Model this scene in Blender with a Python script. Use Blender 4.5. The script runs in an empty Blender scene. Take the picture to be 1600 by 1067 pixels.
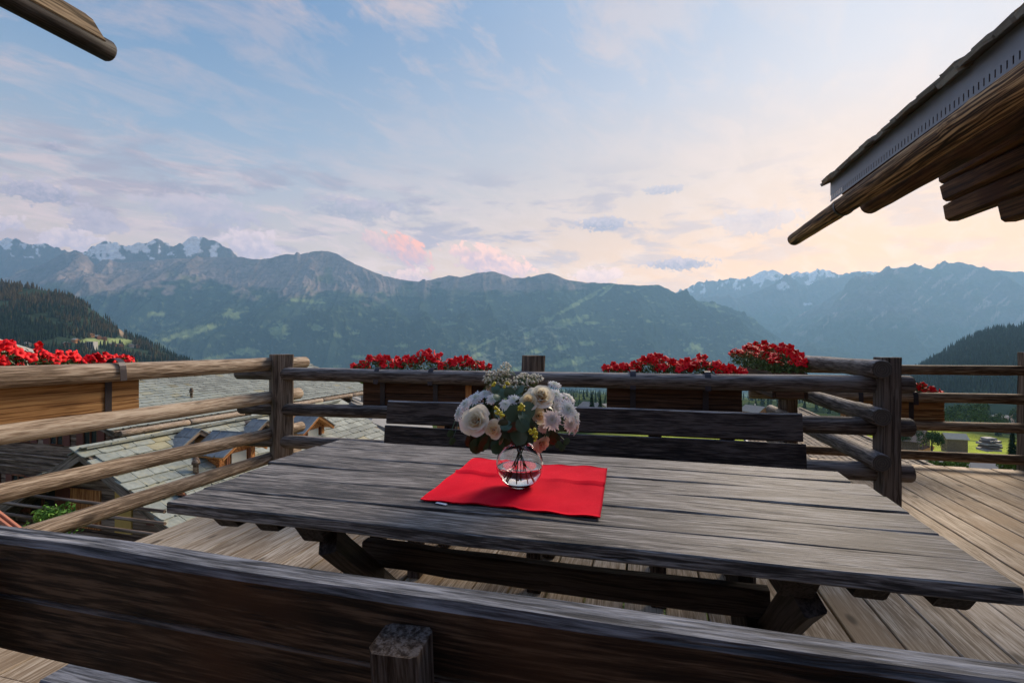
import bpy, math, random
import numpy as np
from mathutils import Vector, Matrix

SC = bpy.context.scene
COL = SC.collection
R = math.radians
CZ = 1.31                       # eye height above the deck
# ------------------------------------------------------------------ camera
cam_d = bpy.data.cameras.new('camera'); cam_d.lens = 18.0; cam_d.sensor_width = 36.0
cam_d.clip_start = 0.05; cam_d.clip_end = 120000.0
cam = bpy.data.objects.new('camera', cam_d); COL.objects.link(cam)
cam.location = (0, 0, CZ); cam.rotation_euler = (R(90), 0, 0)
SC.camera = cam
SC.view_settings.view_transform = 'Standard'; SC.view_settings.look = 'None'
SC.view_settings.exposure = 0.66; SC.view_settings.gamma = 1.0
SC.view_settings.use_curve_mapping = False
SC.render.engine = 'CYCLES'
SC.cycles.use_denoising = True
SC.cycles.max_bounces = 8; SC.cycles.diffuse_bounces = 3; SC.cycles.glossy_bounces = 3
SC.cycles.transmission_bounces = 8; SC.cycles.transparent_max_bounces = 8
SC.cycles.volume_bounces = 1
SC.cycles.sample_clamp_indirect = 4.0
SC.cycles.caustics_reflective = False; SC.cycles.caustics_refractive = False

SUN_AZ, SUN_EL = 40.0, 31.0     # degrees right of the view axis, above the horizon
HAZE = 6.6e-5                   # density of the evening air

def lin(r, g, b):
    f = lambda c: ((c/255+.055)/1.055)**2.4 if c/255 > .04045 else c/255/12.92
    return (f(r), f(g), f(b), 1)

# ------------------------------------------------------------------ node helper
class NT:
    def __init__(s, tree):
        s.t = tree; tree.nodes.clear()
    def n(s, typ, ins=None, **kw):
        nd = s.t.nodes.new(typ)
        for k, v in kw.items(): setattr(nd, k, v)
        for k, v in (ins or {}).items():
            sock = nd.inputs[k]
            if hasattr(v, 'is_linked') or isinstance(v, bpy.types.NodeSocket): s.t.links.new(v, sock)
            else: sock.default_value = v
        return nd
    def math(s, op, a, b=0.0, c=None, clamp=False):
        d = {0: a, 1: b}
        if c is not None: d[2] = c
        return s.n('ShaderNodeMath', d, operation=op, use_clamp=clamp).outputs[0]
    def vmath(s, op, a, b=(0, 0, 0)):
        nd = s.n('ShaderNodeVectorMath', {0: a}, operation=op)
        if hasattr(b, 'is_linked'): s.t.links.new(b, nd.inputs[1])
        else: nd.inputs[1].default_value = b
        return nd
    def ramp(s, fac, stops, interp='LINEAR'):
        nd = s.n('ShaderNodeValToRGB', {0: fac}); cr = nd.color_ramp; cr.interpolation = interp
        while len(cr.elements) < len(stops): cr.elements.new(0.5)
        for e, (p, c) in zip(cr.elements, stops):
            e.position = p; e.color = c if isinstance(c, (tuple, list)) else (c, c, c, 1)
        return nd.outputs[0]
    def mix(s, f, a, b, mode='MIX'):
        nd = s.n('ShaderNodeMix', data_type='RGBA', blend_type=mode)
        for sock, v in ((nd.inputs[0], f), (nd.inputs[6], a), (nd.inputs[7], b)):
            if hasattr(v, 'is_linked'): s.t.links.new(v, sock)
            else: sock.default_value = v
        return nd.outputs[2]
    def noise(s, vec, scale, detail=4, rough=.55, dist=0.0):
        return s.n('ShaderNodeTexNoise', {'Vector': vec, 'Scale': scale, 'Detail': detail, 'Roughness': rough, 'Distortion': dist}).outputs[0]
    def comb(s, x, y, z):
        return s.n('ShaderNodeCombineXYZ', {0: x, 1: y, 2: z}).outputs[0]

# ------------------------------------------------------------------ sky
W = bpy.data.worlds.new('World'); SC.world = W; W.use_nodes = True
g = NT(W.node_tree)
dirv = g.n('ShaderNodeTexCoord').outputs['Generated']
dirn = g.vmath('NORMALIZE', dirv).outputs[0]
sp = g.n('ShaderNodeSeparateXYZ', {0: dirn}); dx, dy, dz = sp.outputs
hl = g.math('SQRT', g.math('ADD', g.math('MULTIPLY', dx, dx), g.math('MULTIPLY', dy, dy)))
az = g.math('ARCTAN2', dx, dy)                       # 0 ahead, + to the right
el = g.math('ARCTAN2', dz, hl)
elc = g.math('MAXIMUM', dz, 0.0)
ca = g.math('DIVIDE', g.math('ADD', g.math('MULTIPLY', dx, math.sin(R(58))), g.math('MULTIPLY', dy, math.cos(R(58)))), g.math('MAXIMUM', hl, .001))
fw = g.math('POWER', g.math('MULTIPLY_ADD', ca, 1/.95, .05-.05/.95*0, clamp=True), 1.7)
nlow = g.noise(g.comb(g.math('MULTIPLY', az, 1.2), g.math('MULTIPLY', el, 5), 3.1), 1.3, 3, .5)
elw = g.math('ADD', elc, g.math('MULTIPLY_ADD', nlow, .07, -.035))
cool = g.ramp(elw, [(0.0, lin(214, 180, 158)), (.14, lin(196, 178, 166)), (.24, lin(174, 174, 178)), (.34, lin(142, 166, 188)),
                    (.50, lin(102, 144, 184)), (.75, lin(96, 140, 194)), (1, lin(84, 126, 182))])
warm = g.ramp(elw, [(0.0, lin(255, 160, 70)), (.09, lin(255, 188, 104)), (.17, lin(255, 200, 134)), (.28, lin(246, 210, 172)), (.42, lin(216, 210, 208)),
                    (.55, lin(192, 202, 216)), (.8, lin(130, 165, 206)), (1, lin(84, 126, 182))])
skyc = g.mix(fw, cool, warm)
# high thin cirrus, projected on a flat layer overhead
inv = g.math('DIVIDE', 1.0, g.math('ADD', elc, .16))
u_ = g.math('MULTIPLY', dx, inv); v_ = g.math('MULTIPLY', dy, inv)
a_ = R(-42)
ur = g.math('ADD', g.math('MULTIPLY', u_, math.cos(a_)), g.math('MULTIPLY', v_, math.sin(a_)))
vr = g.math('SUBTRACT', g.math('MULTIPLY', v_, math.cos(a_)), g.math('MULTIPLY', u_, math.sin(a_)))
cir1 = g.noise(g.comb(g.math('MULTIPLY', ur, 4.6), g.math('MULTIPLY', vr, 2.2), 1.7), 1.5, 10, .66, .5)
cir2 = g.noise(g.comb(g.math('MULTIPLY', ur, 1.2), g.math('MULTIPLY', vr, .5), 5.2), 1.0, 2, .5)
cirm = g.math('MULTIPLY', g.n('ShaderNodeMapRange', {0: cir1, 1: .455, 2: .62, 3: 0., 4: 1.}).outputs[0],
              g.n('ShaderNodeMapRange', {0: cir2, 1: .34, 2: .52, 3: .3, 4: 1.}).outputs[0])
cirm = g.math('MULTIPLY', cirm, g.ramp(elc, [(0, .8), (.55, .9), (.9, .3)]))
cirm = g.math('MULTIPLY', cirm, g.n('ShaderNodeMapRange', {0: az, 1: -.25, 2: .3, 3: .95, 4: .38}).outputs[0])
circ = g.mix(fw, lin(216, 192, 186), lin(255, 224, 196))
skyc = g.mix(cirm, skyc, circ)
# grey puffs strung low over the ridges
pc = g.comb(g.math('MULTIPLY', az, 5.0), g.math('MULTIPLY', el, 19.0), .4)
puf = g.noise(pc, 1.7, 9, .62, .3)
pufm = g.n('ShaderNodeMapRange', {0: puf, 1: .50, 2: .60, 3: 0., 4: 1.}).outputs[0]
pufband = g.ramp(el, [(0, .2), (.10, .6), (.19, 1.), (.27, .85), (.34, 0.)])
pufaz = g.n('ShaderNodeMapRange', {0: az, 1: -.05, 2: .55, 3: 1., 4: .35}).outputs[0]
pufm = g.math('MULTIPLY', g.math('MULTIPLY', pufm, pufband), g.math('MULTIPLY', pufaz, .75))
puc = g.mix(g.noise(g.vmath('ADD', pc, (0, -.45, 0)).outputs[0], 1.9, 4, .5), lin(186, 170, 176), lin(122, 124, 146))
skyc = g.mix(pufm, skyc, puc)
# single clouds of the evening: (azimuth px, height px, half width, half height, lit colour, shade colour, strength)
def cloud(px, py, rx, ry, top, bot, k, seed, soft=.3, tilt=0.):
    global skyc
    a0 = math.atan((px-800)/800); e0 = math.atan((533-py)/800*math.cos(a0))
    ra = rx/800*math.cos(a0)**2; re = ry/800*math.cos(a0)
    A = g.math('SUBTRACT', az, a0); E = g.math('SUBTRACT', el, e0)
    E = g.math('ADD', E, g.math('MULTIPLY', A, tilt))
    A = g.math('DIVIDE', A, ra); E = g.math('DIVIDE', E, re)
    nz = g.noise(g.comb(g.math('MULTIPLY', A, max(1.0, ra/re*.85)), E, seed), 1.7, 9, .66, .3)
    r2 = g.math('SQRT', g.math('ADD', g.math('MULTIPLY', A, A), g.math('MULTIPLY', E, E)))
    m = g.math('ADD', g.math('SUBTRACT', 1.0, r2), g.math('MULTIPLY_ADD', nz, 2.6, -1.35))
    m = g.n('ShaderNodeMapRange', {0: m, 1: 0., 2: soft, 3: 0., 4: k}, interpolation_type='SMOOTHSTEP').outputs[0]
    sh = g.math('ADD', g.math('MULTIPLY', E, .6), g.math('MULTIPLY_ADD', nz, 3.4, -1.25), clamp=True)
    skyc = g.mix(m, skyc, g.mix(sh, bot, top))
PK, PS = lin(250, 206, 186), lin(186, 160, 168)
GR, GS = lin(186, 176, 186), lin(136, 138, 156)
cloud(640, 393, 46, 26, lin(255, 178, 146), PS, 1., 1.0, .3, .45)
cloud(590, 378, 34, 16, lin(232, 188, 174), PS, .8, 2.0, .3, .4)
cloud(765, 410, 78, 26, lin(255, 200, 172), PS, 1., 3.0, .3, .25)
cloud(640, 430, 30, 12, lin(244, 202, 190), PS, .7, 4.0)
cloud(935, 432, 44, 16, lin(248, 208, 190), lin(214, 180, 172), .8, 5.0)
cloud(390, 384, 56, 28, lin(222, 200, 200), lin(170, 162, 178), .85, 6.0)
cloud(110, 374, 60, 22, lin(214, 196, 198), lin(168, 164, 182), .85, 7.0)
cloud(15, 348, 36, 14, lin(216, 196, 196), lin(168, 164, 182), .8, 8.0)
cloud(60, 298, 75, 20, GR, GS, .9, 9.0)
cloud(150, 345, 60, 26, GR, lin(146, 146, 166), .7, 10.0)
cloud(85, 229, 26, 8, GR, GS, .7, 11.0)
cloud(1060, 412, 62, 12, lin(196, 172, 170), lin(120, 118, 136), .95, 12.0, .35)
cloud(940, 349, 48, 12, lin(190, 176, 180), lin(134, 134, 152), .85, 13.0)
cloud(1035, 296, 36, 8, lin(196, 184, 186), lin(150, 150, 166), .7, 14.0)
cloud(1180, 345, 70, 22, lin(222, 200, 190), lin(190, 172, 172), .6, 15.0)
cloud(560, 325, 90, 18, lin(180, 170, 184), GS, .55, 16.0)
cloud(320, 330, 110, 30, lin(196, 182, 190), lin(158, 156, 176), .6, 17.0)
# below the horizon the sky sheet is only seen by light
skyc = g.mix(g.n('ShaderNodeMapRange', {0: dz, 1: -.12, 2: -.01, 3: 1., 4: 0.}).outputs[0], skyc, (.10, .12, .12, 1))
# the sky is seen through the evening air below: beyond it, it is as much brighter near the horizon
path = g.math('DIVIDE', HAZE*2050., g.math('MAXIMUM', dz, .10))
Tt = g.math('POWER', 2.71828, g.math('MULTIPLY', path, -1.0)); iT = g.math('POWER', 2.71828, path)
air = g.vmath('SCALE', (.08, .21, .29)); g.t.links.new(g.math('SUBTRACT', 1.0, Tt), air.inputs[3])
sk = g.vmath('MAXIMUM', g.vmath('SUBTRACT', skyc, air.outputs[0]).outputs[0], (.03, .03, .03))
skm = g.vmath('SCALE', sk.outputs[0]); g.t.links.new(iT, skm.inputs[3]); skyc = skm.outputs[0]
nish = g.n('ShaderNodeTexSky', sky_type='NISHITA', sun_disc=False)
nish.sun_elevation = R(SUN_EL); nish.sun_rotation = R(SUN_AZ)
nish.altitude = 1500
b1 = g.n('ShaderNodeBackground', {0: nish.outputs[0], 1: .02}).outputs[0]
b2 = g.n('ShaderNodeBackground', {0: skyc, 1: .50}).outputs[0]
g.n('ShaderNodeOutputWorld', {0: g.n('ShaderNodeAddShader', {0: b1, 1: b2}).outputs[0]})

sd = bpy.data.lights.new('sun', 'SUN'); sd.energy = 3.6; sd.angle = R(26); sd.color = (1.0, .84, .66)
sun = bpy.data.objects.new('sun', sd); COL.objects.link(sun)
sv = Vector((math.sin(R(SUN_AZ))*math.cos(R(SUN_EL)), math.cos(R(SUN_AZ))*math.cos(R(SUN_EL)), math.sin(R(SUN_EL))))
sun.rotation_euler = sv.to_track_quat('Z', 'Y').to_euler()
sun.location = (6, 4, 8)

# ------------------------------------------------------------------ object helpers
def mesh(name, verts, faces, mats=(), smooth=False, fmat=None):
    me = bpy.data.meshes.new(name)
    me.from_pydata([tuple(v) for v in verts], [], faces)
    for m in mats: me.materials.append(m)
    if fmat is not None: me.polygons.foreach_set('material_index', fmat)
    if smooth: me.polygons.foreach_set('use_smooth', [True]*len(me.polygons))
    me.update(); return me
def np_mesh(name, V, F, mat=None, smooth=False, cols=None):
    me = bpy.data.meshes.new(name); V = np.asarray(V, dtype=np.float32); F = np.asarray(F, dtype=np.int32)
    k = F.shape[1]
    me.vertices.add(len(V)); me.vertices.foreach_set('co', V.ravel())
    me.loops.add(F.size); me.loops.foreach_set('vertex_index', F.ravel())
    me.polygons.add(len(F)); me.polygons.foreach_set('loop_start', np.arange(0, F.size, k, dtype=np.int32))
    if mat: me.materials.append(mat)
    me.update(calc_edges=True)
    me.polygons.foreach_set('use_smooth', [smooth]*len(F))
    if cols is not None:
        at = me.color_attributes.new('cover', 'FLOAT_COLOR', 'POINT')
        c = np.ones((len(V), 4), dtype=np.float32); c[:, :3] = cols
        at.data.foreach_set('color', c.ravel())
    return me
WM = {}
def link(name, me, parent=None, M=None):
    o = bpy.data.objects.new(name, me); COL.objects.link(o)
    M = M if M is not None else Matrix.Identity(4)
    WM[o] = M.copy()
    if parent is not None:
        o.parent = parent; o.matrix_local = WM[parent].inverted() @ M
    else: o.matrix_local = M
    return o
def tag(o, label=None, cat=None, group=None, kind=None):
    if label: o['label'] = label
    if cat: o['category'] = cat
    if group: o['group'] = group
    if kind: o['kind'] = kind
    return o
def thing(name, loc, label, cat, group=None, rz=0.0):
    M = Matrix.Translation(loc) @ Matrix.Rotation(rz, 4, 'Z')
    return tag(link(name, None, None, M), label, cat, group)
def struct(name, me=None, M=None):
    o = link(name, me, None, M); o['kind'] = 'structure'; return o
def frame(p0, p1, up=(0, 0, 1)):
    p0 = Vector(p0); p1 = Vector(p1); x = (p1-p0).normalized(); z = Vector(up)
    z = (z - x*z.dot(x)).normalized(); y = z.cross(x)
    M = Matrix((x, y, z)).transposed().to_4x4(); M.translation = p0
    return M, (p1-p0).length
def P(px, py, d):                                   # a point of the place, read off the photograph at distance d
    return Vector(((px-800)/800*d, d, CZ-(py-533)/800*d))

rng = random.Random(7)
def lumber(name, parent, p0, p1, w, h, mat, up=(0, 0, 1), wob=.002, segs=8, bev=.006, rough_ends=.004, w1=None, sag=0., cham0=0., cham1=0.):
    """sawn timber, grain along local X; w across, h high; cham cuts the lower corner of an end"""
    M, L = frame(p0, p1, up); w1 = w if w1 is None else w1
    V = []; F = []
    ph = [rng.uniform(0, 9) for _ in range(6)]
    for i in range(segs+1):
        t = i/segs; x = t*L; ww = (w+(w1-w)*t)/2; hh = h/2
        b = min(bev, ww*.4, hh*.4)
        dyy = wob*(math.sin(ph[0]+t*5)+.6*math.sin(ph[1]+t*13)); dzz = wob*(math.sin(ph[2]+t*6)+.5*math.sin(ph[3]+t*17)) - sag*math.sin(math.pi*t)
        pts = [(-ww+b, -hh), (ww-b, -hh), (ww, -hh+b), (ww, hh-b), (ww-b, hh), (-ww+b, hh), (-ww, hh-b), (-ww, -hh+b)]
        for k, (y, z) in enumerate(pts):
            xx = x
            if i == 0: xx += rng.uniform(0, rough_ends) + (cham0*(1-(z+hh)/h) if cham0 else 0)
            if i == segs: xx -= rng.uniform(0, rough_ends) + (cham1*(1-(z+hh)/h) if cham1 else 0)
            j = 0.35*wob*math.sin(ph[4]+t*23+k*1.7)
            V.append((xx, y+dyy+j, z+dzz+j*.6))
    for i in range(segs):
        for k in range(8):
            a = i*8+k; b_ = i*8+(k+1) % 8
            F.append((a, b_, b_+8, a+8))
    F.append(tuple(range(7, -1, -1))); F.append(tuple(range(segs*8, segs*8+8)))
    F = [tuple(reversed(f)) for f in F]
    return link(name, mesh(name, V, F, (mat,)), parent, M)

def log(name, parent, p0, p1, r, mat, mend=None, r1=None, rings=36, sides=20, wob=.02, bump=.05, sweep=0., flat=0.):
    """round log, grain along local X"""
    M, L = frame(p0, p1); r1 = r if r1 is None else r1
    V = []; F = []; ph = [rng.uniform(0, 9) for _ in range(10)]
    knots = [(rng.uniform(.03, .97), rng.uniform(0, 6.28), rng.uniform(.04, .11), rng.uniform(.05, .14)) for _ in range(int(2+L*2.2))]
    prof = [0.0, .004, .012] + [0]*0
    xs = [0.0, .012] + [.012+(L-.024)*i/rings for i in range(1, rings)] + [L-.012, L]
    n = len(xs)
    for i, x in enumerate(xs):
        t = x/L; rr = r+(r1-r)*t
        if i == 0 or i == n-1: rr *= .90
        cy = wob*r*(math.sin(ph[0]+t*4)+.5*math.sin(ph[1]+t*11)); cz = wob*r*(math.sin(ph[2]+t*5)+.4*math.sin(ph[3]+t*14)) + sweep*math.sin(math.pi*t)
        for k in range(sides):
            a = 2*math.pi*k/sides
            q = 1+bump*(.5*math.sin(2*a+ph[4]+t*3)+.3*math.sin(3*a+ph[5]-t*5)+.25*math.sin(a*5+t*9+ph[6]) + .22*math.sin(t*L*9+ph[7]+a*2))
            for (kt, ka, kr, kh) in knots:
                da = (a-ka+math.pi) % (2*math.pi)-math.pi
                e = ((t-kt)*L/.05)**2+(da/.42)**2
                if e < 6: q += kh*math.exp(-e)
            z = rr*q*math.sin(a)
            if flat and z > rr*(1-flat): z = rr*(1-flat)
            V.append((x, rr*q*math.cos(a)+cy, z+cz))
    fm = []
    for i in range(n-1):
        for k in range(sides):
            a = i*sides+k; b = i*sides+(k+1) % sides
            F.append((a, a+sides, b+sides, b)); fm.append(0)
    F.append(tuple(range(sides))); F.append(tuple(range((n-1)*sides+sides-1, (n-1)*sides-1, -1))); fm += [1 if mend else 0]*2
    F = [tuple(reversed(f)) for f in F]
    me = mesh(name, V, F, (mat, mend) if mend else (mat,), smooth=True, fmat=fm)
    me.polygons[len(F)-1].use_smooth = False; me.polygons[len(F)-2].use_smooth = False
    return link(name, me, parent, M)

# ------------------------------------------------------------------ materials
MAT = {}
def newmat(name):
    m = bpy.data.materials.new(name); m.use_nodes = True
    g = NT(m.node_tree); MAT[name] = m; return m, g
def finish(g, col, rough=.7, bump=None, bstr=.4, bdist=.01, **kw):
    ins = {'Base Color': col, 'Roughness': rough}; ins.update(kw)
    b = g.n('ShaderNodeBsdfPrincipled', ins)
    if bump is not None:
        bn = g.n('ShaderNodeBump', {'Height': bump, 'Strength': bstr, 'Distance': bdist})
        g.t.links.new(bn.outputs[0], b.inputs['Normal'])
    g.n('ShaderNodeOutputMaterial', {0: b.outputs[0]}); return b
def wood(name, cols, fine=70., along=1.6, rough=.72, bstr=.5, bdist=.004, spots=.0, warmth=None, crack=.5, coarse=9., top=None, crk=(.30, .37), sheen=.0, spec=.22, contrast=1.):
    """cols: dark, mid, light. grain follows local X of every piece, shifted per object"""
    m, g = newmat(name)
    tc = g.n('ShaderNodeTexCoord').outputs['Object']
    rnd = g.n('ShaderNodeObjectInfo').outputs['Random']
    off = g.comb(g.math('MULTIPLY', rnd, 37.), g.math('MULTIPLY', rnd, 91.), g.math('MULTIPLY', rnd, 53.))
    v = g.vmath('ADD', tc, off).outputs[0]
    warp = g.noise(g.vmath('MULTIPLY', v, (1.3, 4, 4)).outputs[0], 1.0, 2)
    wv = g.comb(0.0, g.math('MULTIPLY', warp, .05), g.math('MULTIPLY', warp, .05))
    v = g.vmath('ADD', v, wv).outputs[0]
    f1 = g.noise(g.vmath('MULTIPLY', v, (along, fine, fine)).outputs[0], 1.0, 6, .72)
    f2 = g.noise(g.vmath('MULTIPLY', v, (along*.35, coarse, coarse)).outputs[0], 1.0, 4, .6)
    f3 = g.noise(g.vmath('MULTIPLY', v, (along*2.4, fine*3.2, fine*3.2)).outputs[0], 1.0, 2, .5)
    bl = g.noise(v, 1.7, 3, .55)
    s = g.math('ADD', g.math('MULTIPLY', f1, .58*contrast), g.math('MULTIPLY', f2, .17))
    s = g.math('ADD', s, g.math('MULTIPLY', f3, .35*contrast))
    s = g.math('ADD', s, g.math('MULTIPLY_ADD', rnd, .07, -.035+.225*(1-contrast)*1.66))
    c = g.ramp(s, [(.475, cols[0]), (.545, cols[1]), (.625, cols[2])])
    if warmth: c = g.mix(g.n('ShaderNodeMapRange', {0: bl, 1: .5, 2: .68, 3: 0., 4: .8}).outputs[0], c, warmth)
    ck = g.n('ShaderNodeMapRange', {0: g.noise(g.vmath('MULTIPLY', v, (along*.5, fine*.42, fine*.42)).outputs[0], 1.0, 4, .62), 1: crk[0], 2: crk[1], 3: 1., 4: 0.}).outputs[0]
    c = g.mix(g.math('MULTIPLY', ck, crack), c, tuple(x*.25 for x in cols[0][:3])+(1,))
    if spots:
        vo = g.n('ShaderNodeTexVoronoi', {'Vector': g.vmath('MULTIPLY', v, (2.3, 5.5, 5.5)).outputs[0], 'Scale': 1.0})
        sm = g.n('ShaderNodeMapRange', {0: vo.outputs['Distance'], 1: .05, 2: .17, 3: spots, 4: 0.}, interpolation_type='SMOOTHSTEP').outputs[0]
        c = g.mix(sm, c, tuple(x*.35 for x in cols[0][:3])+(1,))
    if top:  # paler upward faces: grey weathering, with the sky's light put into the colour
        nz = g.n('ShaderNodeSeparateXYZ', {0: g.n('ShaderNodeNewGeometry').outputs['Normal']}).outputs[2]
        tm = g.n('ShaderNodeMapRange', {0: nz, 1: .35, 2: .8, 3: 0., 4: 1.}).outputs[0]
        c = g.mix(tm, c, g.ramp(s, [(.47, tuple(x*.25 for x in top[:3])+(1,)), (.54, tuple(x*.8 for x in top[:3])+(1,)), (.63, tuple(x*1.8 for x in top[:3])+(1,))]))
    hgt = g.math('SUBTRACT', g.math('ADD', g.math('MULTIPLY', f1, .8), g.math('MULTIPLY', f3, .25)), g.math('MULTIPLY', ck, .7))
    finish(g, c, rough, hgt, bstr, bdist, **{'Specular IOR Level': spec})
    return m
C = lambda r, g, b: (r, g, b, 1)
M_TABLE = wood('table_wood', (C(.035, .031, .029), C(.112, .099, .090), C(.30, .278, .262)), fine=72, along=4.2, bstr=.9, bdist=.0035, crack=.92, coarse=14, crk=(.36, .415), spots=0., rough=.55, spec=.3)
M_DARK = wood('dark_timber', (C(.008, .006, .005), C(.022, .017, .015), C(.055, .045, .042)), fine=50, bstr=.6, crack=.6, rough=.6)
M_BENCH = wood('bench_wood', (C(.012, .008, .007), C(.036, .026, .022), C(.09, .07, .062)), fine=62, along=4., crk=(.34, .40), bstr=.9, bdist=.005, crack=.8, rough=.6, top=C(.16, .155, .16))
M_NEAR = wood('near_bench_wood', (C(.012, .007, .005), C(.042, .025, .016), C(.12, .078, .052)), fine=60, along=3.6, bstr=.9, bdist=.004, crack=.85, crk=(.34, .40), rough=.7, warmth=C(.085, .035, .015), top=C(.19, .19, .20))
M_NPOST = wood('near_post_wood', (C(.02, .013, .010), C(.055, .04, .032), C(.12, .10, .09)), fine=75, along=5., bstr=1., bdist=.005, crack=.8, rough=.7, spec=.1)
M_DECK = wood('deck_wood', (C(.25, .18, .115), C(.50, .40, .29), C(.70, .60, .48)), fine=60, along=2.6, bstr=.4, spots=.85, crack=.4, contrast=.8, warmth=C(.36, .25, .15), rough=.75)
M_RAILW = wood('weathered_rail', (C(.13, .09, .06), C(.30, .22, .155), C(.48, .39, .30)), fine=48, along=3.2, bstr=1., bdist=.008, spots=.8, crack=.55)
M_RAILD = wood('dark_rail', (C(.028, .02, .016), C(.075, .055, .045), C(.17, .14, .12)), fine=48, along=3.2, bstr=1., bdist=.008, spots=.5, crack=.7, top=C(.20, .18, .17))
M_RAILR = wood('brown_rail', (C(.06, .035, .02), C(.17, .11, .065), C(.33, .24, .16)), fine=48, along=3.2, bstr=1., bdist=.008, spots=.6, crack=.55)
M_POST = wood('post_wood', (C(.05, .035, .026), C(.15, .11, .08), C(.27, .21, .16)), fine=40, along=.9, bstr=.9, bdist=.01, crack=.8, spots=.3)
M_POSTD = wood('dark_post_wood', (C(.025, .018, .014), C(.07, .052, .042), C(.15, .12, .10)), fine=40, along=.9, bstr=.9, bdist=.01, crack=.8)
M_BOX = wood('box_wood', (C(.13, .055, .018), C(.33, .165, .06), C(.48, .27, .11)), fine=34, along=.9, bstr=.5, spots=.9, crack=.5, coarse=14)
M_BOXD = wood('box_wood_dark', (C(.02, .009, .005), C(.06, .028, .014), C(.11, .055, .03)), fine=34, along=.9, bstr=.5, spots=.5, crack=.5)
M_GUTTER = wood('gutter_wood', (C(.03, .015, .008), C(.20, .10, .045), C(.58, .35, .17)), fine=26, along=.55, bstr=.7, bdist=.01, crack=.5, coarse=16, contrast=1.25)
M_GUTTERL = wood('pale_gutter_wood', (C(.06, .04, .02), C(.20, .14, .085), C(.36, .27, .17)), fine=34, along=.8, bstr=.6, crack=.5)
M_SOFFIT = wood('soffit_wood', (C(.04, .017, .008), C(.12, .055, .025), C(.24, .12, .055)), fine=20, along=.8, bstr=.7, crack=.5, warmth=C(.12, .04, .015))
M_ORANGE = wood('orange_larch', (C(.22, .07, .02), C(.46, .19, .06), C(.62, .32, .12)), fine=20, along=.8, bstr=.3, crack=.3)
M_WALLW = wood('chalet_wall_wood', (C(.06, .038, .026), C(.18, .125, .09), C(.33, .25, .19)), fine=9, along=.5, bstr=.5, crack=.5)
M_WALLR = wood('red_chalet_wood', (C(.06, .02, .01), C(.16, .06, .03), C(.26, .11, .055)), fine=9, along=.5, bstr=.3, crack=.3)
def endgrain(name, a, b):
    m, g = newmat(name)
    tc = g.n('ShaderNodeTexCoord').outputs['Object']
    w = g.n('ShaderNodeTexWave', {'Vector': g.vmath('MULTIPLY', tc, (0, 1, 1)).outputs[0], 'Scale': 22., 'Distortion': 3., 'Detail': 3.}, wave_type='RINGS', rings_direction='SPHERICAL').outputs[1]
    n = g.noise(tc, 40, 4)
    finish(g, g.mix(g.math('MULTIPLY', g.math('ADD', w, n), .5), a, b), .85, w, .3, .003); return m
M_END = endgrain('log_end', C(.02, .015, .012), C(.10, .08, .065))
M_ENDL = endgrain('log_end_pale', C(.06, .04, .025), C(.22, .16, .11))
def plain(name, col, rough=.6, nscale=20., var=.25, metal=0., bump=.0, **kw):
    m, g = newmat(name)
    n = g.noise(g.n('ShaderNodeTexCoord').outputs['Object'], nscale, 5, .6)
    rnd = g.n('ShaderNodeObjectInfo').outputs['Random']
    f = g.math('ADD', g.math('MULTIPLY_ADD', n, 2*var, 1-var), g.math('MULTIPLY_ADD', rnd, var, -var/2))
    c = g.vmath('SCALE', col[:3]); g.t.links.new(f, c.inputs[3]); 
    kw2 = {'Metallic': metal}; kw2.update(kw)
    finish(g, c.outputs[0], rough, n if bump else None, bump, .01, **kw2); return m
M_IRON = plain('iron_strap', C(.045, .04, .045), .45, 60, .3, .6)
M_ZINC = plain('zinc_sheet', C(.25, .26, .30), .5, 9, .12, .3)
M_SLOT = plain('slot_black', C(.006, .006, .007), .9)
# ================================================================== TERRAIN
def _h(ix, iy, seed):
    n = (ix.astype(np.int64)*374761393 + iy.astype(np.int64)*668265263 + seed*1442695041) & 0xffffffff
    n = ((n ^ (n >> 13))*1274126177) & 0xffffffff
    return ((n ^ (n >> 16)) & 0xffffff).astype(np.float64)/0xffffff
def vnoise(x, y, seed=0):
    ix = np.floor(x); iy = np.floor(y); fx = x-ix; fy = y-iy
    fx = fx*fx*fx*(fx*(fx*6-15)+10); fy = fy*fy*fy*(fy*(fy*6-15)+10)
    a = _h(ix, iy, seed); b = _h(ix+1, iy, seed); c = _h(ix, iy+1, seed); d = _h(ix+1, iy+1, seed)
    return (a+(b-a)*fx)*(1-fy)+(c+(d-c)*fx)*fy
def fbm(x, y, oct=5, seed=0, gain=.5):
    s = 0; a = 1; t = 0
    for i in range(oct):
        s = s+a*vnoise(x*2**i+13.7*i, y*2**i-7.1*i, seed+i); t += a; a *= gain
    return s/t
def ridged(x, y, oct=5, seed=0, gain=.5):
    s = 0; a = 1; t = 0; w = 1
    for i in range(oct):
        n = 1-np.abs(2*vnoise(x*2**i+3.3*i, y*2**i+5.9*i, seed+i)-1); n = n*n
        s = s+a*n*w; w = np.clip(n*1.6, 0, 1); t += a; a *= gain
    return s/t
def sstep(a, b, x):
    t = np.clip((x-a)/(b-a), 0, 1); return t*t*(3-2*t)
def interp(px, pts):
    xs = [p[0] for p in pts]; ys = [p[1] for p in pts]
    return np.interp(px, xs, ys)

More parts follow.
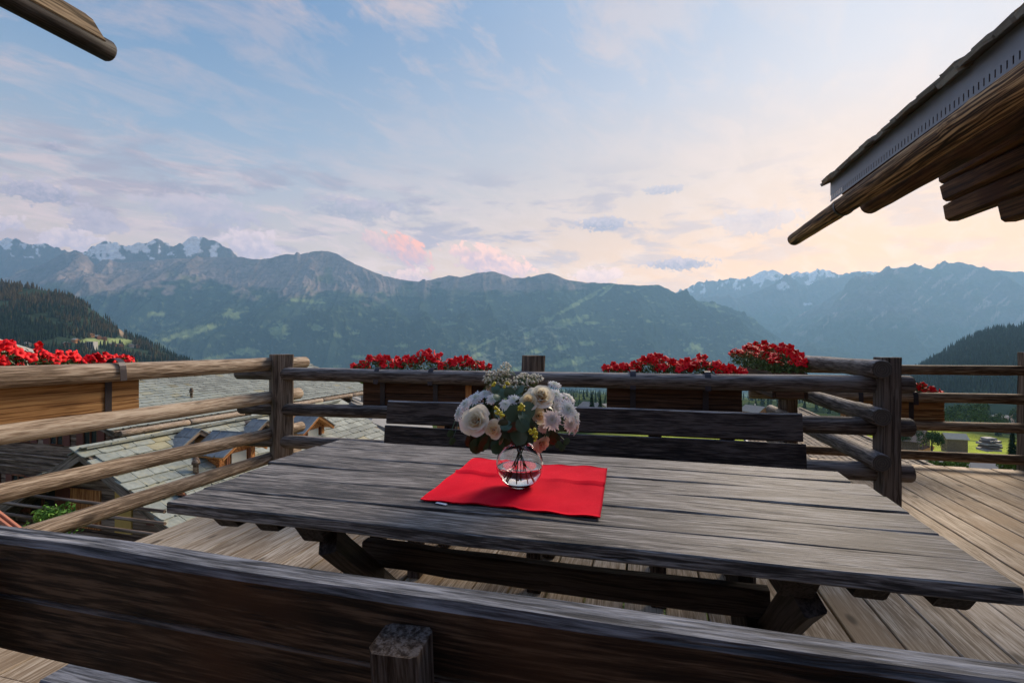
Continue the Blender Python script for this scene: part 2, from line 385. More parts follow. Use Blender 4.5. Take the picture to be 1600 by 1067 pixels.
mt, g = newmat('terrain_cover')
att = g.n('ShaderNodeAttribute', attribute_name='cover').outputs['Color']
pos = g.n('ShaderNodeNewGeometry').outputs['Position']
n1 = g.noise(g.vmath('SCALE', pos).outputs[0], 1., 5)
sc_ = g.vmath('MULTIPLY', pos, (.012, .012, .018)).outputs[0]
n1 = g.noise(sc_, 1., 9, .68)
n2 = g.noise(g.vmath('MULTIPLY', pos, (.05, .05, .05)).outputs[0], 1., 3, .6)
f = g.math('ADD', g.math('MULTIPLY', n1, 1.5), g.math('MULTIPLY_ADD', n2, .6, -.05))
vs = g.vmath('SCALE', att); g.t.links.new(f, vs.inputs[3])
finish(g, vs.outputs[0], .95, n1, .8, 25., **{'Specular IOR Level': 0.0})

FOREST = np.array([.018, .036, .026]); FOREST2 = np.array([.036, .056, .034]); MEADOW = np.array([.24, .29, .12])
ALP = np.array([.14, .135, .075]); ROCK = np.array([.26, .19, .165]); ROCKD = np.array([.085, .07, .075]); SNOW = np.array([.92, .90, .90])

def mixc(c, d, m):
    return c*(1-m[..., None])+d*m[..., None]

def massif(name, label, crest, x0, x1, nx, nv, dcrest, dbase, zbase, amp, gul, seed, cover, back=1500., curve=1.0, dvar=0.0, fine=0.0):
    px = np.linspace(x0, x1, nx); cy = interp(px, crest)
    cy = cy + fine*(ridged(px/9., px*0, 3, seed+40)-.45)
    s = (px-800)/800
    dc = dcrest*(1+dvar*(fbm(px/160., px*0+seed, 3, seed)-.5))
    zc = (533-cy)/800*dc + CZ
    v = np.concatenate([[-1.0, -.5, -.2, -.05], np.linspace(0, 1, nv)**1.12])
    Vv, S = np.meshgrid(v, s, indexing='ij'); PXg = np.broadcast_to(px, Vv.shape)
    D = np.where(Vv >= 0, dc-(dc-dbase)*Vv, dc-Vv*back)
    kk = max(3, int(nx*.05)) | 1
    zs = np.convolve(np.pad(zc, kk//2, mode='edge'), np.ones(kk)/kk, 'valid'); ds = np.clip(Vv*6, 0, 1)
    ZC = zc*(1-ds)+zs*ds
    Z = ZC+(zbase-ZC)*np.abs(Vv)**curve
    Z = np.where(Vv < 0, zc+(Vv*.55)*back*.6, Z)
    X = S*D
    wx = fbm(X/1700., D/1700., 3, seed+9)-.5
    big = ridged((X+wx*900)/2300., (D*.7+wx*900)/2600., 4, seed)          # spurs
    gl = ridged((X+wx*900+(D-7000)*.12)/520., (D+wx*900)/1700., 6, seed+20, .6)       # gullies running downhill
    small = fbm(X/140., D/200., 4, seed+30)-.5
    win = np.clip(Vv*7, 0, 1)*np.clip((1-Vv)*5, 0, 1)
    win2 = np.clip(Vv*25, 0, 1)*np.clip((1-Vv)*8, 0, 1)
    Z = Z+amp*1.25*(big-.42)*win+gul*1.7*(gl-.4)*win2+small*gul*.5*win2
    PY = 533-(Z-CZ)/D*800
    col = cover(px=PXg, py=PY, z=Z, d=D, x=X, v=Vv, gl=gl, big=big, sm=small)
    NV, NX = Vv.shape
    V = np.stack([X, D, Z], -1).reshape(-1, 3)
    i = np.arange(NV-1)[:, None]*NX+np.arange(NX-1)[None, :]
    F = np.stack([i, i+NX, i+NX+1, i+1], -1).reshape(-1, 4)
    me = np_mesh(name, V, F, mt, True, col.reshape(-1, 3))
    o = struct(name, me); o['label'] = label
    return X, D, Z

CR_A = [(-260, 480), (-100, 452), (0, 436), (35, 428), (70, 412), (100, 395), (118, 393.5), (148, 414), (160, 406), (170, 405), (190, 411), (260, 405), (330, 402), (380, 402), (410, 406), (430, 401), (447, 397), (460, 398), (464, 392.5), (470, 397), (490, 392.5), (503, 391.5),
        (512, 392.5), (528, 397), (548, 409), (570, 419), (600, 431), (640, 439), (660, 440), (690, 433), (702, 430), (720, 433.5), (745, 426), (772, 424), (785, 428), (800, 434), (825, 434), (840, 430), (858, 426), (872, 431), (890, 438),
        (915, 441), (950, 442), (1000, 446), (1030, 445), (1045, 452), (1062, 461), (1090, 470), (1120, 474), (1140, 480), (1170, 497), (1200, 516), (1230, 535), (1262, 558), (1300, 590), (1340, 620)]
MEADS = [(435, 518, 15, 15, 0), (492, 511, 13, 5, .2), (529, 524, 7, 4, .2), (702, 505, 11, 4, 0), (298, 519, 46, 6, -.28), (240, 491, 18, 4, -.1), (890, 502, 28, 7, -.25), (852, 499, 13, 4, -.1), (925, 504, 11, 3.5, 0),
         (825, 522, 13, 5, -.4), (880, 542, 15, 4.5, -.1), (917, 536, 16, 4, 0), (840, 547, 20, 5, -.35), (890, 565, 40, 6, -.18), (905, 472, 50, 4, -.55), (950, 452, 18, 3, -.8), (760, 535, 20, 3, -.5), (745, 555, 16, 4, -.4),
         (555, 520, 8, 2, 0), (384, 548, 24, 5, -.1), (362, 492, 14, 8, 0), (630, 540, 12, 3, 0), (1085, 545, 14, 9, 0), (1110, 476, 16, 3, .2), (330, 560, 30, 4, -.2), (800, 578, 25, 4, -.2), (700, 570, 14, 4, 0), (1000, 560, 14, 3, 0), (480, 470, 30, 3, .1), (560, 558, 14, 3, 0)]
def cover_A(px, py, z, d, x, v, gl, big, sm):
    n = fbm(px/22., py/9., 5, 77)
    tl = interp(px, [(0, 455), (150, 455), (300, 448), (420, 462), (600, 462), (700, 462), (800, 458), (880, 448), (930, 440), (1400, 400)])
    line = tl+(n-.5)*46+(gl-.4)*26
    c = mixc(np.broadcast_to(FOREST, px.shape+(3,)), FOREST2, sstep(.35, .7, fbm(px/60., py/30., 4, 5)))
    up = sstep(4, -7, py-line)
    alp = mixc(np.broadcast_to(ALP, px.shape+(3,)), ROCK, sstep(.38, .62, fbm(px/30., py/14., 5, 8)+(460-py)/160.))
    alp = mixc(alp, ROCKD, sstep(.3, .6, gl)*.6); alp = alp*(.75+.6*fbm(px/5., py/4., 4, 66)[..., None])
    c = mixc(c, alp, up)
    for (mx, my, rx, ry, sl) in MEADS:
        e = ((px-mx)/rx)**2+((py-my-(px-mx)*sl)/ry)**2+(fbm(px/6., py/4., 3, int(mx))-.5)*2.2
        c = mixc(c, MEADOW*(.75+.5*fbm(px/9., py/3., 2, 3)[..., None]), sstep(1.1, .55, e)*.8)
    # small clearings and hamlets low on the slope
    h = fbm(px/7., py/3., 3, 31)
    reg = np.exp(-((px-760)/110)**2-((py-560-(px-760)*-.35)/24)**2)+.8*np.exp(-((px-830)/60)**2-((py-520)/16)**2)
    c = mixc(c, np.array([.22, .24, .17]), sstep(.60, .70, h*(.75+.35*np.clip(reg, 0, 1)))*.7)
    h2 = sstep(.70, .78, fbm(px/11., py/3.4, 3, 91))*(1-up)
    c = mixc(c, MEADOW*.8, h2*.6)
    return c
CR_B = [(-300, 400), (-60, 372), (0, 377), (12, 373), (22, 372), (35, 379), (50, 384), (70, 382), (88, 388), (110, 393), (130, 393), (150, 384), (165, 378), (180, 380), (205, 383), (215, 380), (228, 379), (236, 374), (242, 371), (250, 375), (262, 382), (275, 384), (290, 376), (302, 371),
        (318, 371), (325, 376), (335, 377), (350, 384), (362, 392), (375, 402), (420, 425), (520, 470)]
def cover_B(px, py, z, d, x, v, gl, big, sm):
    n = fbm(px/10., py/7., 5, 11); r = ridged(px/16., py/26., 4, 12)
    c = mixc(np.broadcast_to(ROCKD, px.shape+(3,)), ROCK*.8, n)
    sn = n*.8+r*.45+(395-py)/75.
    for (mx, my, rx, ry, k) in [(165, 395, 34, 15, .5), (215, 385, 22, 8, .5), (300, 385, 14, 22, .55), (335, 395, 8, 12, .3), (8, 383, 10, 6, .4), (45, 402, 12, 3, .3), (232, 392, 14, 6, .35), (272, 396, 10, 8, .3), (235, 402, 6, 4, .3), (65, 405, 6, 3, .3), (320, 378, 9, 10, -.3), (250, 378, 8, 5, -.3), (345, 392, 12, 8, -.35), (278, 388, 6, 8, -.25), (90, 400, 25, 12, -.3)]:
        sn = sn+k*np.exp(-((px-mx)/rx)**2-((py-my)/ry)**2)
    return mixc(c, SNOW, sstep(.76, .86, sn))
CR_C = [(980, 500), (1020, 470), (1040, 463), (1060, 456), (1080, 447), (1092, 440), (1100, 442), (1112, 438), (1125, 440), (1140, 434), (1150, 436), (1165, 436), (1185, 426), (1193, 422), (1200, 424), (1208, 422), (1215, 425), (1230, 432), (1238, 427), (1245, 429), (1262, 425), (1270, 428), (1283, 426), (1293, 422), (1299, 424),
        (1308, 429), (1330, 426), (1345, 424), (1375, 425), (1392, 420), (1400, 419.5), (1410, 424), (1440, 430), (1480, 450), (1600, 460)]
def cover_C(px, py, z, d, x, v, gl, big, sm):
    n = fbm(px/7., py/5., 5, 15); r = ridged(px/9., py/16., 4, 16)
    c = mixc(np.broadcast_to(ROCKD*1.2, px.shape+(3,)), ROCK, n)
    sn = n*.8+r*.5+(444-py)/60.
    for (mx, my, rx, ry, k) in [(1105, 455, 35, 8, .35), (1075, 455, 14, 5, .3), (1195, 432, 20, 8, .3), (1145, 445, 22, 6, .2), (1290, 430, 18, 5, .3), (1220, 447, 10, 6, .3)]:
        sn = sn+k*np.exp(-((px-mx)/rx)**2-((py-my)/ry)**2)
    return mixc(c, SNOW, sstep(.78, .94, sn))
CR_C2 = [(1000, 510), (1060, 482), (1090, 468), (1120, 462), (1150, 466), (1175, 458), (1200, 448), (1220, 436), (1232, 429.5), (1242, 437), (1250, 443), (1262, 446), (1285, 437), (1310, 434), (1330, 428), (1342, 425), (1352, 427), (1372, 432), (1420, 450), (1500, 470)]
def cover_C2(px, py, z, d, x, v, gl, big, sm):
    n = fbm(px/9., py/7., 5, 21)
    c = mixc(np.broadcast_to(ROCKD*.9, px.shape+(3,)), ROCK*.8, n)
    c = mixc(c, FOREST2, sstep(470, 500, py+(n-.5)*30))
    sn = n+.75*np.exp(-((px-1222)/11)**2-((py-447)/9)**2)+.5*np.exp(-((px-1255)/20)**2-((py-474)/4)**2)
    return mixc(c, SNOW*.8, sstep(.95, 1.1, sn))
CR_D = [(1120, 600), (1180, 542), (1210, 514), (1250, 492), (1290, 469), (1318, 452), (1335, 442), (1345, 437), (1362, 431), (1380, 424), (1388, 420), (1400, 419), (1412, 418), (1430, 416), (1445, 418), (1455, 421), (1468, 416), (1478, 411.5), (1490, 410.5), (1497, 409), (1507, 411), (1520, 414), (1532, 420),
        (1545, 423), (1562, 422), (1580, 425), (1600, 424), (1640, 420), (1700, 440), (1900, 470), (2300, 480)]
def cover_D(px, py, z, d, x, v, gl, big, sm):
    n = fbm((px+py)/16., (py-px*.4)/16., 5, 25)
    c = mixc(np.broadcast_to(ROCKD, px.shape+(3,)), ROCK*.85, n)
    c = mixc(c, ALP*.8, sstep(.45, .65, fbm(px/40., py/20., 4, 26))*.6)
    c = mixc(c, FOREST2, sstep(478, 520, py+(n-.5)*60-(px-1350)*.05))
    strk = ridged((px+py*1.1)/17., (py-px*.2)/60., 4, 27)
    c = mixc(c, ROCK*1.9, sstep(.52, .75, strk*n*1.6)*sstep(560, 470, py)*.7)
    return c
massif('snowy_mountains', 'snow covered jagged peaks at the far left behind the brown ridge', CR_B, -260, 470, 520, 130, 8800, 8050, 400, 260, 150, 3, cover_B, fine=6., dvar=.05)
massif('distant_snow_range', 'far snowy range on the right under the warm sky', CR_C, 985, 1560, 460, 110, 12800, 11000, 200, 330, 220, 5, cover_C, fine=3.0)
massif('blue_ridge', 'blue rocky ridge in front of the far snowy range', CR_C2, 1000, 1480, 360, 120, 11000, 9300, -200, 420, 230, 6, cover_C2, fine=1.6)
massif('hazy_mountain', 'broad pale blue mountain on the right below the yellow sky', CR_D, 1120, 2300, 700, 200, 9300, 6000, -600, 480, 260, 8, cover_D, fine=1.5, dvar=.05)
massif('main_mountain', 'long forested mountain ridge across the valley with bare brown top', CR_A, -260, 1340, 1250, 260, 7600, 4300, -560, 330, 150, 1, cover_A, fine=1.4, dvar=.06)

# near wooded hills and their spruces
def hill_z(pts, dcr, dba, zba, lo):
    def fz(s, d):
        px = 800+800*s
        zc = (533-interp(px, pts))/800*dcr
        v = np.clip((dcr-d)/(dcr-dba), -1.5, 1)
        z = np.where(v >= 0, zc+(zba-zc)*np.abs(v)**.9, zc+v*200)
        X = s*d
        return z+lo*(fbm(X/160., d/160., 4, 61)-.5)*np.clip(np.abs(v)*6, 0, 1)
    return fz
HE = hill_z([(-900, 330), (-300, 380), (-100, 425), (0, 442), (40, 447), (90, 455), (130, 473), (165, 497), (200, 522), (240, 538), (270, 556), (300, 566), (340, 585), (420, 615), (520, 640)], 1400., 560., -105., 20.)
HF = hill_z([(1330, 640), (1380, 605), (1445, 566), (1470, 553), (1500, 536), (1530, 522), (1560, 512), (1600, 509), (1700, 490), (1900, 450), (2400, 420)], 1500., 700., -90., 22.)
def hill(name, label, fz, s0, s1, d0, d1, ns, nd, seed, colf):
    s = np.linspace(s0, s1, ns); d = np.linspace(d0, d1, nd)
    Dg, Sg = np.meshgrid(d, s, indexing='ij'); Z = fz(Sg, Dg); X = Sg*Dg
    c = colf(X, Dg, Z, 800+800*Sg, 533-(Z-CZ)/Dg*800)
    i = np.arange(nd-1)[:, None]*ns+np.arange(ns-1)[None, :]
    F = np.stack([i, i+1, i+ns+1, i+ns], -1).reshape(-1, 4)
    o = struct(name, np_mesh(name, np.stack([X, Dg, Z], -1).reshape(-1, 3), F, mt, True, c.reshape(-1, 3))); o['label'] = label
def colE(X, D, Z, px, py):
    c = np.broadcast_to(FOREST2, X.shape+(3,)).copy()
    c = mixc(c, np.array([.34, .24, .16]), sstep(1.1, .5, ((px-188-(py-515)*.35)/5)**2+((py-516)/13)**2+fbm(px/4., py/4., 3, 4)-.5)*.9)
    c = mixc(c, MEADOW, sstep(1.2, .6, ((px-165)/48)**2+((py-533)/6)**2+fbm(px/9., py/3., 3, 4)-.5))
    return c
hill('wooded_hill', 'near hill on the left covered in spruces', HE, -1.9, -.36, 420, 1750, 300, 140, 1, colE)
hill('right_wooded_hill', 'near hill at the right edge covered in spruces', HF, .66, 1.9, 560, 1900, 220, 120, 2, lambda X, D, Z, px, py: mixc(np.broadcast_to(FOREST, X.shape+(3,)).copy(), np.array([.13, .12, .10]), sstep(1.1, .5, ((px-1502)/9)**2+((py-548)/14)**2)*.8))

mtree, g = newmat('spruce_needles')
att = g.n('ShaderNodeAttribute', attribute_name='cover').outputs['Color']
finish(g, att, .95, **{'Specular IOR Level': .05})
def wood_mass(name, label, fz, s0, s1, d0, d1, n, h0, h1, keep, seed, tint):
    r = np.random.RandomState(seed)
    s = r.uniform(s0, s1, n); d = np.sqrt(r.uniform(d0**2, d1**2, n)); z = fz(s, d); X = s*d
    k = keep(X, d, z, 800+800*s, 533-(z-CZ)/d*800, r); s, d, z, X = s[k], d[k], z[k], X[k]; n = len(s)
    H = r.uniform(h0, h1, n); Rr = H*r.uniform(.14, .2, n); a0 = r.uniform(0, 6.28, n)
    K = 6; lv = [(.05, 1.0, .42), (.28, .78, .70), (.52, .5, 1.0)]
    Vs = []; Fs = []; Cs = []
    base = tint(X, d, z, r)
    off = 0
    for (zb, rr, zt) in lv:
        ang = a0[:, None]+np.arange(K)[None]*2*np.pi/K
        jr = Rr[:, None]*rr*r.uniform(.65, 1.25, (n, K))
        bx = X[:, None]+jr*np.cos(ang); by = d[:, None]+jr*np.sin(ang); bz = z[:, None]+H[:, None]*(zb+r.uniform(-.04, .04, (n, K)))
        ring = np.stack([bx, by, bz], -1)
        top = np.stack([X+Rr*.1*r.randn(n), d, z+H*zt], -1)[:, None]
        Vv = np.concatenate([ring, top], 1).reshape(-1, 3)
        idx = off+np.arange(n)[:, None]*(K+1); kk = np.arange(K)
        F = np.stack([idx+kk, idx+(kk+1) % K, np.broadcast_to(idx+K, (n, K))], -1).reshape(-1, 3)
        Vs.append(Vv); Fs.append(F); Cs.append(np.repeat(base*r.uniform(.8, 1.2, (n, 1)), K+1, axis=0)); off += len(Vv)
    o = link(name, np_mesh(name, np.concatenate(Vs), np.concatenate(Fs), mtree, False, np.concatenate(Cs)))
    tag(o, label, 'forest', None, 'stuff')
def keepE(X, d, z, px, py, r):
    bare = ((px-188-(py-515)*.35)/5)**2+((py-516)/13)**2 < 1
    mead = ((px-165)/46)**2+((py-534)/6)**2 < 1
    return ~(bare | mead) & (fbm(X/70., d/70., 3, 9) > .36)
def tintE(X, d, z, r):
    m = sstep(.42, .62, fbm(X/120., d/160., 4, 19)+(z-40)/700.+.1*r.randn(len(X)))
    return np.array([.016, .030, .017])*(1-m[:, None])+np.array([.075, .055, .024])*m[:, None]
wood_mass('spruce_forest', 'dense spruce forest covering the left hillside', HE, -1.35, -.48, 620, 1480, 13000, 11, 20, keepE, 3, tintE)
wood_mass('spruce_wood', 'dark spruce wood covering the hill at the right edge', HF, .72, 1.3, 760, 1600, 7000, 12, 22, lambda X, d, z, px, py, r: fbm(X/60., d/60., 3, 9) > .34, 4, lambda X, d, z, r: np.array([.018, .034, .026])*(1+.5*r.rand(len(X), 1)))

# the ground: one sheet out to the feet of the mountains
def ground_z(X, Y):
    r = np.hypot(X, Y)
    z = np.interp(r, [0, 25, 45, 110, 213, 400, 1000, 4000, 8000, 20000, 36000], [-7, -7.5, -11.5, -26, -41, -55, -103, -410, -620, -700, -740])
    z = z+np.clip((-Y)/60, 0, 1)*np.clip(r, 0, 400)*.10
    z = z+(fbm(X/60.+50, Y/60.+50, 4, 41)-.5)*np.interp(r, [0, 20, 200, 4000], [0, 1.0, 5, 60])
    return z
th = np.concatenate([np.linspace(-60, 60, 420), np.linspace(63, 297, 70)])*np.pi/180
rr_ = np.concatenate([[2], np.geomspace(6, 8000, 240), np.geomspace(9000, 34000, 14)])
Tg, Rg = np.meshgrid(th, rr_, indexing='xy'); Xg = Rg*np.sin(Tg); Yg = Rg*np.cos(Tg); Zg = ground_z(Xg, Yg)
pxg = 800+800*Xg/np.maximum(Yg, .1); pyg = 533-(Zg-CZ)/np.maximum(Yg, .1)*800
cg = np.broadcast_to(np.array([.075, .10, .035]), Xg.shape+(3,)).copy()
fr = fbm(Xg/90., Yg/90., 5, 55)
cg = mixc(cg, np.array([.03, .05, .025]), sstep(.46, .56, fr)*sstep(60, 120, Rg))
br = sstep(1.2, .5, ((Xg-215)/190)**2+((Yg-225)/120)**2+fbm(Xg/30., Yg/30., 3, 2)*.6-.3)
cg = mixc(cg, np.array([.38, .44, .07])*(.8+.4*fbm(Xg/14., Yg/5., 4, 12)[..., None]), br)
cg = mixc(cg, np.array([.20, .27, .13]), sstep(.50, .58, fbm(Xg/420., Yg/420., 4, 57))*sstep(900, 1500, Rg)*.9)
cg = mixc(cg, FOREST2, sstep(700, 1400, Rg)*.3)
nth = len(th); i = np.arange(len(rr_)-1)[:, None]*nth+np.arange(nth)[None]; j = np.arange(len(rr_)-1)[:, None]*nth+(np.arange(nth)+1)[None] % nth
Fg = np.stack([j, i, i+nth, j+nth], -1).reshape(-1, 4)
Vg = np.stack([Xg, Yg, Zg], -1).reshape(-1, 3)
gr_ = struct('ground', np_mesh('ground', Vg, Fg, mt, True, cg.reshape(-1, 3)))

# the evening air
def box_mesh(name, x0, x1, y0, y1, z0, z1, mat=None):
    V = [(x, y, z) for z in (z0, z1) for y in (y0, y1) for x in (x0, x1)]
    F = [(0, 2, 3, 1), (4, 5, 7, 6), (0, 1, 5, 4), (2, 6, 7, 3), (0, 4, 6, 2), (1, 3, 7, 5)]
    return mesh(name, V, F, (mat,) if mat else ())
mh = bpy.data.materials.new('evening_haze'); mh.use_nodes = True; g = NT(mh.node_tree)
pv = g.n('ShaderNodeVolumePrincipled', {'Color': C(.38, .68, 1.0), 'Density': HAZE, 'Anisotropy': .22})
g.t.links.new(pv.outputs[0], g.n('ShaderNodeOutputMaterial').inputs['Volume'])
hz = link('haze', box_mesh('haze', -36500, 36500, -36500, 36500, -900, 2050, mh))
tag(hz, 'thin blue evening haze filling the valley', 'haze', None, 'stuff')
hz.visible_shadow = True

def gz(x, y): return float(ground_z(np.array([float(x)]), np.array([float(y)]))[0])
# ================================================================== TERRACE
DIR = Vector((.26, 1, 0)).normalized()          # every board of the deck runs this way
PER = Vector((DIR.y, -DIR.x, 0))
def on(a, b, x):                                # y on the line a-b at x
    return a[1]+(b[1]-a[1])*(x-a[0])/(b[0]-a[0])
F2A, F2B = (-2.16, 4.82), (2.69, 3.70)          # fence line in front of the village
F4A, F4B = (3.20, 5.74), (5.1, 5.17)            # far fence on the right
deck = struct('deck', None, Matrix.Translation((0, 2, 0))); deck['label'] = 'terrace floor of grey brown weathered boards'
e0 = Vector((-2.385, 3.77, 0)).dot(PER)
pw = .197
ndk = 0
for k in range(52):
    c = e0+pw*(k+.5)
    # board centre line: point = PER*c + DIR*t
    def tcut(a, b):
        a = Vector((a[0], a[1], 0)); b = Vector((b[0], b[1], 0)); n = Vector((b.y-a.y, a.x-b.x, 0))
        return (a-PER*c).dot(n)/DIR.dot(n)
    t2 = tcut(F2A, F2B)+.10
    pt = PER*c+DIR*t2
    if pt.x > 2.72: t2 = tcut(F4A, F4B)+.06
    t0 = -1.5-c*.1
    cuts = [t0, t2]
    if k % 3 == 1: cuts = [t0, t0+rng.uniform(2.2, 4.6), t2]
    for a, b in zip(cuts[:-1], cuts[1:]):
        lumber('plank', deck, PER*c+DIR*(a+.003)+Vector((0, 0, -.02+rng.uniform(-.005, .003))), PER*c+DIR*(b-.003)+Vector((0, 0, -.02+rng.uniform(-.003, .002))), pw-.008-rng.uniform(0, .004), .04, M_DECK, wob=.0012, bev=.004)
for q in (-1.2, .3, 1.8, 3.3):                  # joists under the boards
    lumber('joist', deck, PER*(e0-.02)+DIR*q+Vector((0, 0, -.13)), PER*(e0+10.2)+DIR*q+Vector((0, 0, -.13)), .1, .16, M_DARK)

def post(parent, x, y, w, ztop, mat, rz, zb=-.25, w2=None):
    w2 = w2 or w
    up = (math.cos(rz), math.sin(rz), 0)
    return lumber('post', parent, (x, y, zb), (x+rng.uniform(-.004, .004), y, ztop), w, w2, mat, up=up, wob=.004, bev=.010, segs=12)

def fence(name, label, rails, posts, mat, mend, x0=None):
    t = thing(name, (posts[0][0], posts[0][1], 0) if posts else Vector((rails[0][0][0], rails[0][0][1], 0)), label, 'fence')
    for (a, b, r, r1) in rails:
        log('rail', t, a, b, r, mat, mend, r1, wob=.05, bump=.045)
    for p in posts: post(t, *p)
    return t
# left fence: its rails run beyond the corner post
l0 = Vector((-2.28, 4.80, 0)); ld = Vector((.2875, 1, 0)).normalized()
def lr(t0, t1, za, zb, r, r1): return (l0+ld*t0+Vector((0, 0, za)), l0+ld*t1+Vector((0, 0, zb)), r, r1)
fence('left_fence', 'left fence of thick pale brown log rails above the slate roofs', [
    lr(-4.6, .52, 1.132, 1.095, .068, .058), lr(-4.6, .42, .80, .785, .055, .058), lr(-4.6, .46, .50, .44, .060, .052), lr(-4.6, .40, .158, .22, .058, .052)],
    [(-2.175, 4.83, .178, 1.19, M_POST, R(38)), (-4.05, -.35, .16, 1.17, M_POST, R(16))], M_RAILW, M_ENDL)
d2 = Vector((F2B[0]-F2A[0], F2B[1]-F2A[1], 0)).normalized(); p2 = Vector((F2A[0], F2A[1], 0))
L2 = (Vector(F2B)-Vector(F2A)).length
def r2(t0, t1, za, zb, r, r1): return (p2+d2*t0+Vector((0, -.02, za)), p2+d2*t1+Vector((0, -.02, zb)), r, r1)
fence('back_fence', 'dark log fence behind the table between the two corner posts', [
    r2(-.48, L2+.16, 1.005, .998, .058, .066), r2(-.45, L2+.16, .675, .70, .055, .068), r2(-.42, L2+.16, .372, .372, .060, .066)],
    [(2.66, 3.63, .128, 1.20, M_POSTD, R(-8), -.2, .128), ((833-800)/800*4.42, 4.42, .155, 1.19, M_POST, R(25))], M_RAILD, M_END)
p3 = Vector((2.525, 3.49, 0)); d3 = Vector((.22, 1, 0)).normalized()
def r3(t0, t1, za, zb, r, r1): return (p3+d3*t0+Vector((0, 0, za)), p3+d3*t1+Vector((0, 0, zb)), r, r1)
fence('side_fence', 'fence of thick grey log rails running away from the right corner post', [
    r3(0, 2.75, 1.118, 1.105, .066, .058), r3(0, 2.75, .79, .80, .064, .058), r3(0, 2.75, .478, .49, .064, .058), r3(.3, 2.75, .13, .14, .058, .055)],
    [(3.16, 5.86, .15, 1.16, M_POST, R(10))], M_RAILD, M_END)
p4 = Vector((F4A[0], F4A[1], 0)); d4 = Vector((F4B[0]-F4A[0], F4B[1]-F4A[1], 0)).normalized()
def r4(t0, t1, za, zb, r, r1): return (p4+d4*t0+Vector((0, 0, za)), p4+d4*t1+Vector((0, 0, zb)), r, r1)
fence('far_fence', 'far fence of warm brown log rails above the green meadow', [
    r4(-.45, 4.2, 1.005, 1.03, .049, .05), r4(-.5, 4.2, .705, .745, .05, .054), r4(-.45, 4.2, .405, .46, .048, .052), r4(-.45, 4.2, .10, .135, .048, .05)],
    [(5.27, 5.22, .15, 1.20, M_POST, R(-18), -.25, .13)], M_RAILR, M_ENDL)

# ------------------------------------------------------------------ flower boxes
mpet, g = newmat('petunia_petal')
geo = g.n('ShaderNodeTexCoord').outputs['Object']
rd = g.n('ShaderNodeObjectInfo').outputs['Random']
ln = g.vmath('LENGTH', g.vmath('MULTIPLY', geo, (1, 1, 0)).outputs[0]).outputs[1]
pc_ = g.mix(rd, C(.70, .005, .012), C(.92, .016, .022))
pc_ = g.mix(g.n('ShaderNodeMapRange', {0: ln, 1: .002, 2: .016, 3: .85, 4: 0.}).outputs[0], pc_, C(.20, .0, .01))
finish(g, pc_, .55, g.noise(geo, 220, 2), .3, .002, **{'Specular IOR Level': .15})
mleaf, g = newmat('leaf_green')
hu = g.noise(g.n('ShaderNodeTexCoord').outputs['Object'], 30, 3)
finish(g, g.ramp(hu, [(.35, C(.025, .06, .012)), (.5, C(.065, .13, .022)), (.65, C(.15, .22, .05))]), .5)
mleafd = plain('dark_leaf', C(.02, .05, .018), .5, 30, .5)

def petunia_mesh(seed):
    r = random.Random(seed); V = [(0, 0, -.012)]; F = []
    N = 20; rings = [(.004, -.006), (.014, .004), (.028, .0085), (.043, .007), (.050, .000)]
    dr = r.uniform(-.004, .008)
    for j, (rad, z) in enumerate(rings):
        for k in range(N):
            a = 2*math.pi*k/N; lob = .5+.5*math.cos(5*a)
            rr = rad*(1-(j/4)**2*.30*(1-lob)**1.2)*(1+.06*r.random()*(j > 2))
            V.append((rr*math.cos(a), rr*math.sin(a), z+(j/4)**2*(.005*math.sin(10*a+seed)+.007*math.sin(2*a+seed*2)+r.uniform(-.004, .004))+.004*(j/4)*math.cos(5*a)-(j/4)**3*dr))
    for k in range(N): F.append((0, 1+k, 1+(k+1) % N))
    for j in range(4):
        for k in range(N):
            a = 1+j*N+k; b = 1+j*N+(k+1) % N; F.append((a, a+N, b+N, b))
    # the tube behind the face
    o = len(V)
    for k in range(6): V.append((.004*math.cos(k*1.047), .004*math.sin(k*1.047), -.004))
    for k in range(6): V.append((.0022*math.cos(k*1.047), .0022*math.sin(k*1.047), -.04))
    for k in range(6): F.append((o+k, o+(k+1) % 6, o+6+(k+1) % 6, o+6+k))
    return mesh('flower', V, F, (mpet,), smooth=True)
PETS = [petunia_mesh(i) for i in range(6)]
def rot_to(n, roll=0.):
    return Vector(n).to_track_quat('Z', 'Y').to_matrix().to_4x4() @ Matrix.Rotation(roll, 4, 'Z')
def leaf_cluster(name, parent, pts, size, mat, seed, M=None, wratio=.4):
    r = random.Random(seed); V = []; F = []
    for p in pts:
        n = Vector((r.gauss(0, 1), r.gauss(0, 1), r.gauss(.4, .8))).normalized()
        u = n.orthogonal().normalized(); u.rotate(Matrix.Rotation(r.uniform(0, 6.28), 3, n)); w = n.cross(u)
        s = size*r.uniform(.6, 1.4); o = len(V); p = Vector(p)
        V += [p-u*s, p-u*s*.1+w*s*wratio+n*s*.1, p+u*s, p-u*s*.1-w*s*wratio+n*s*.1]
        F += [(o, o+1, o+2), (o, o+2, o+3)]
    return link(name, mesh(name, V, F, (mat,)), parent, M)

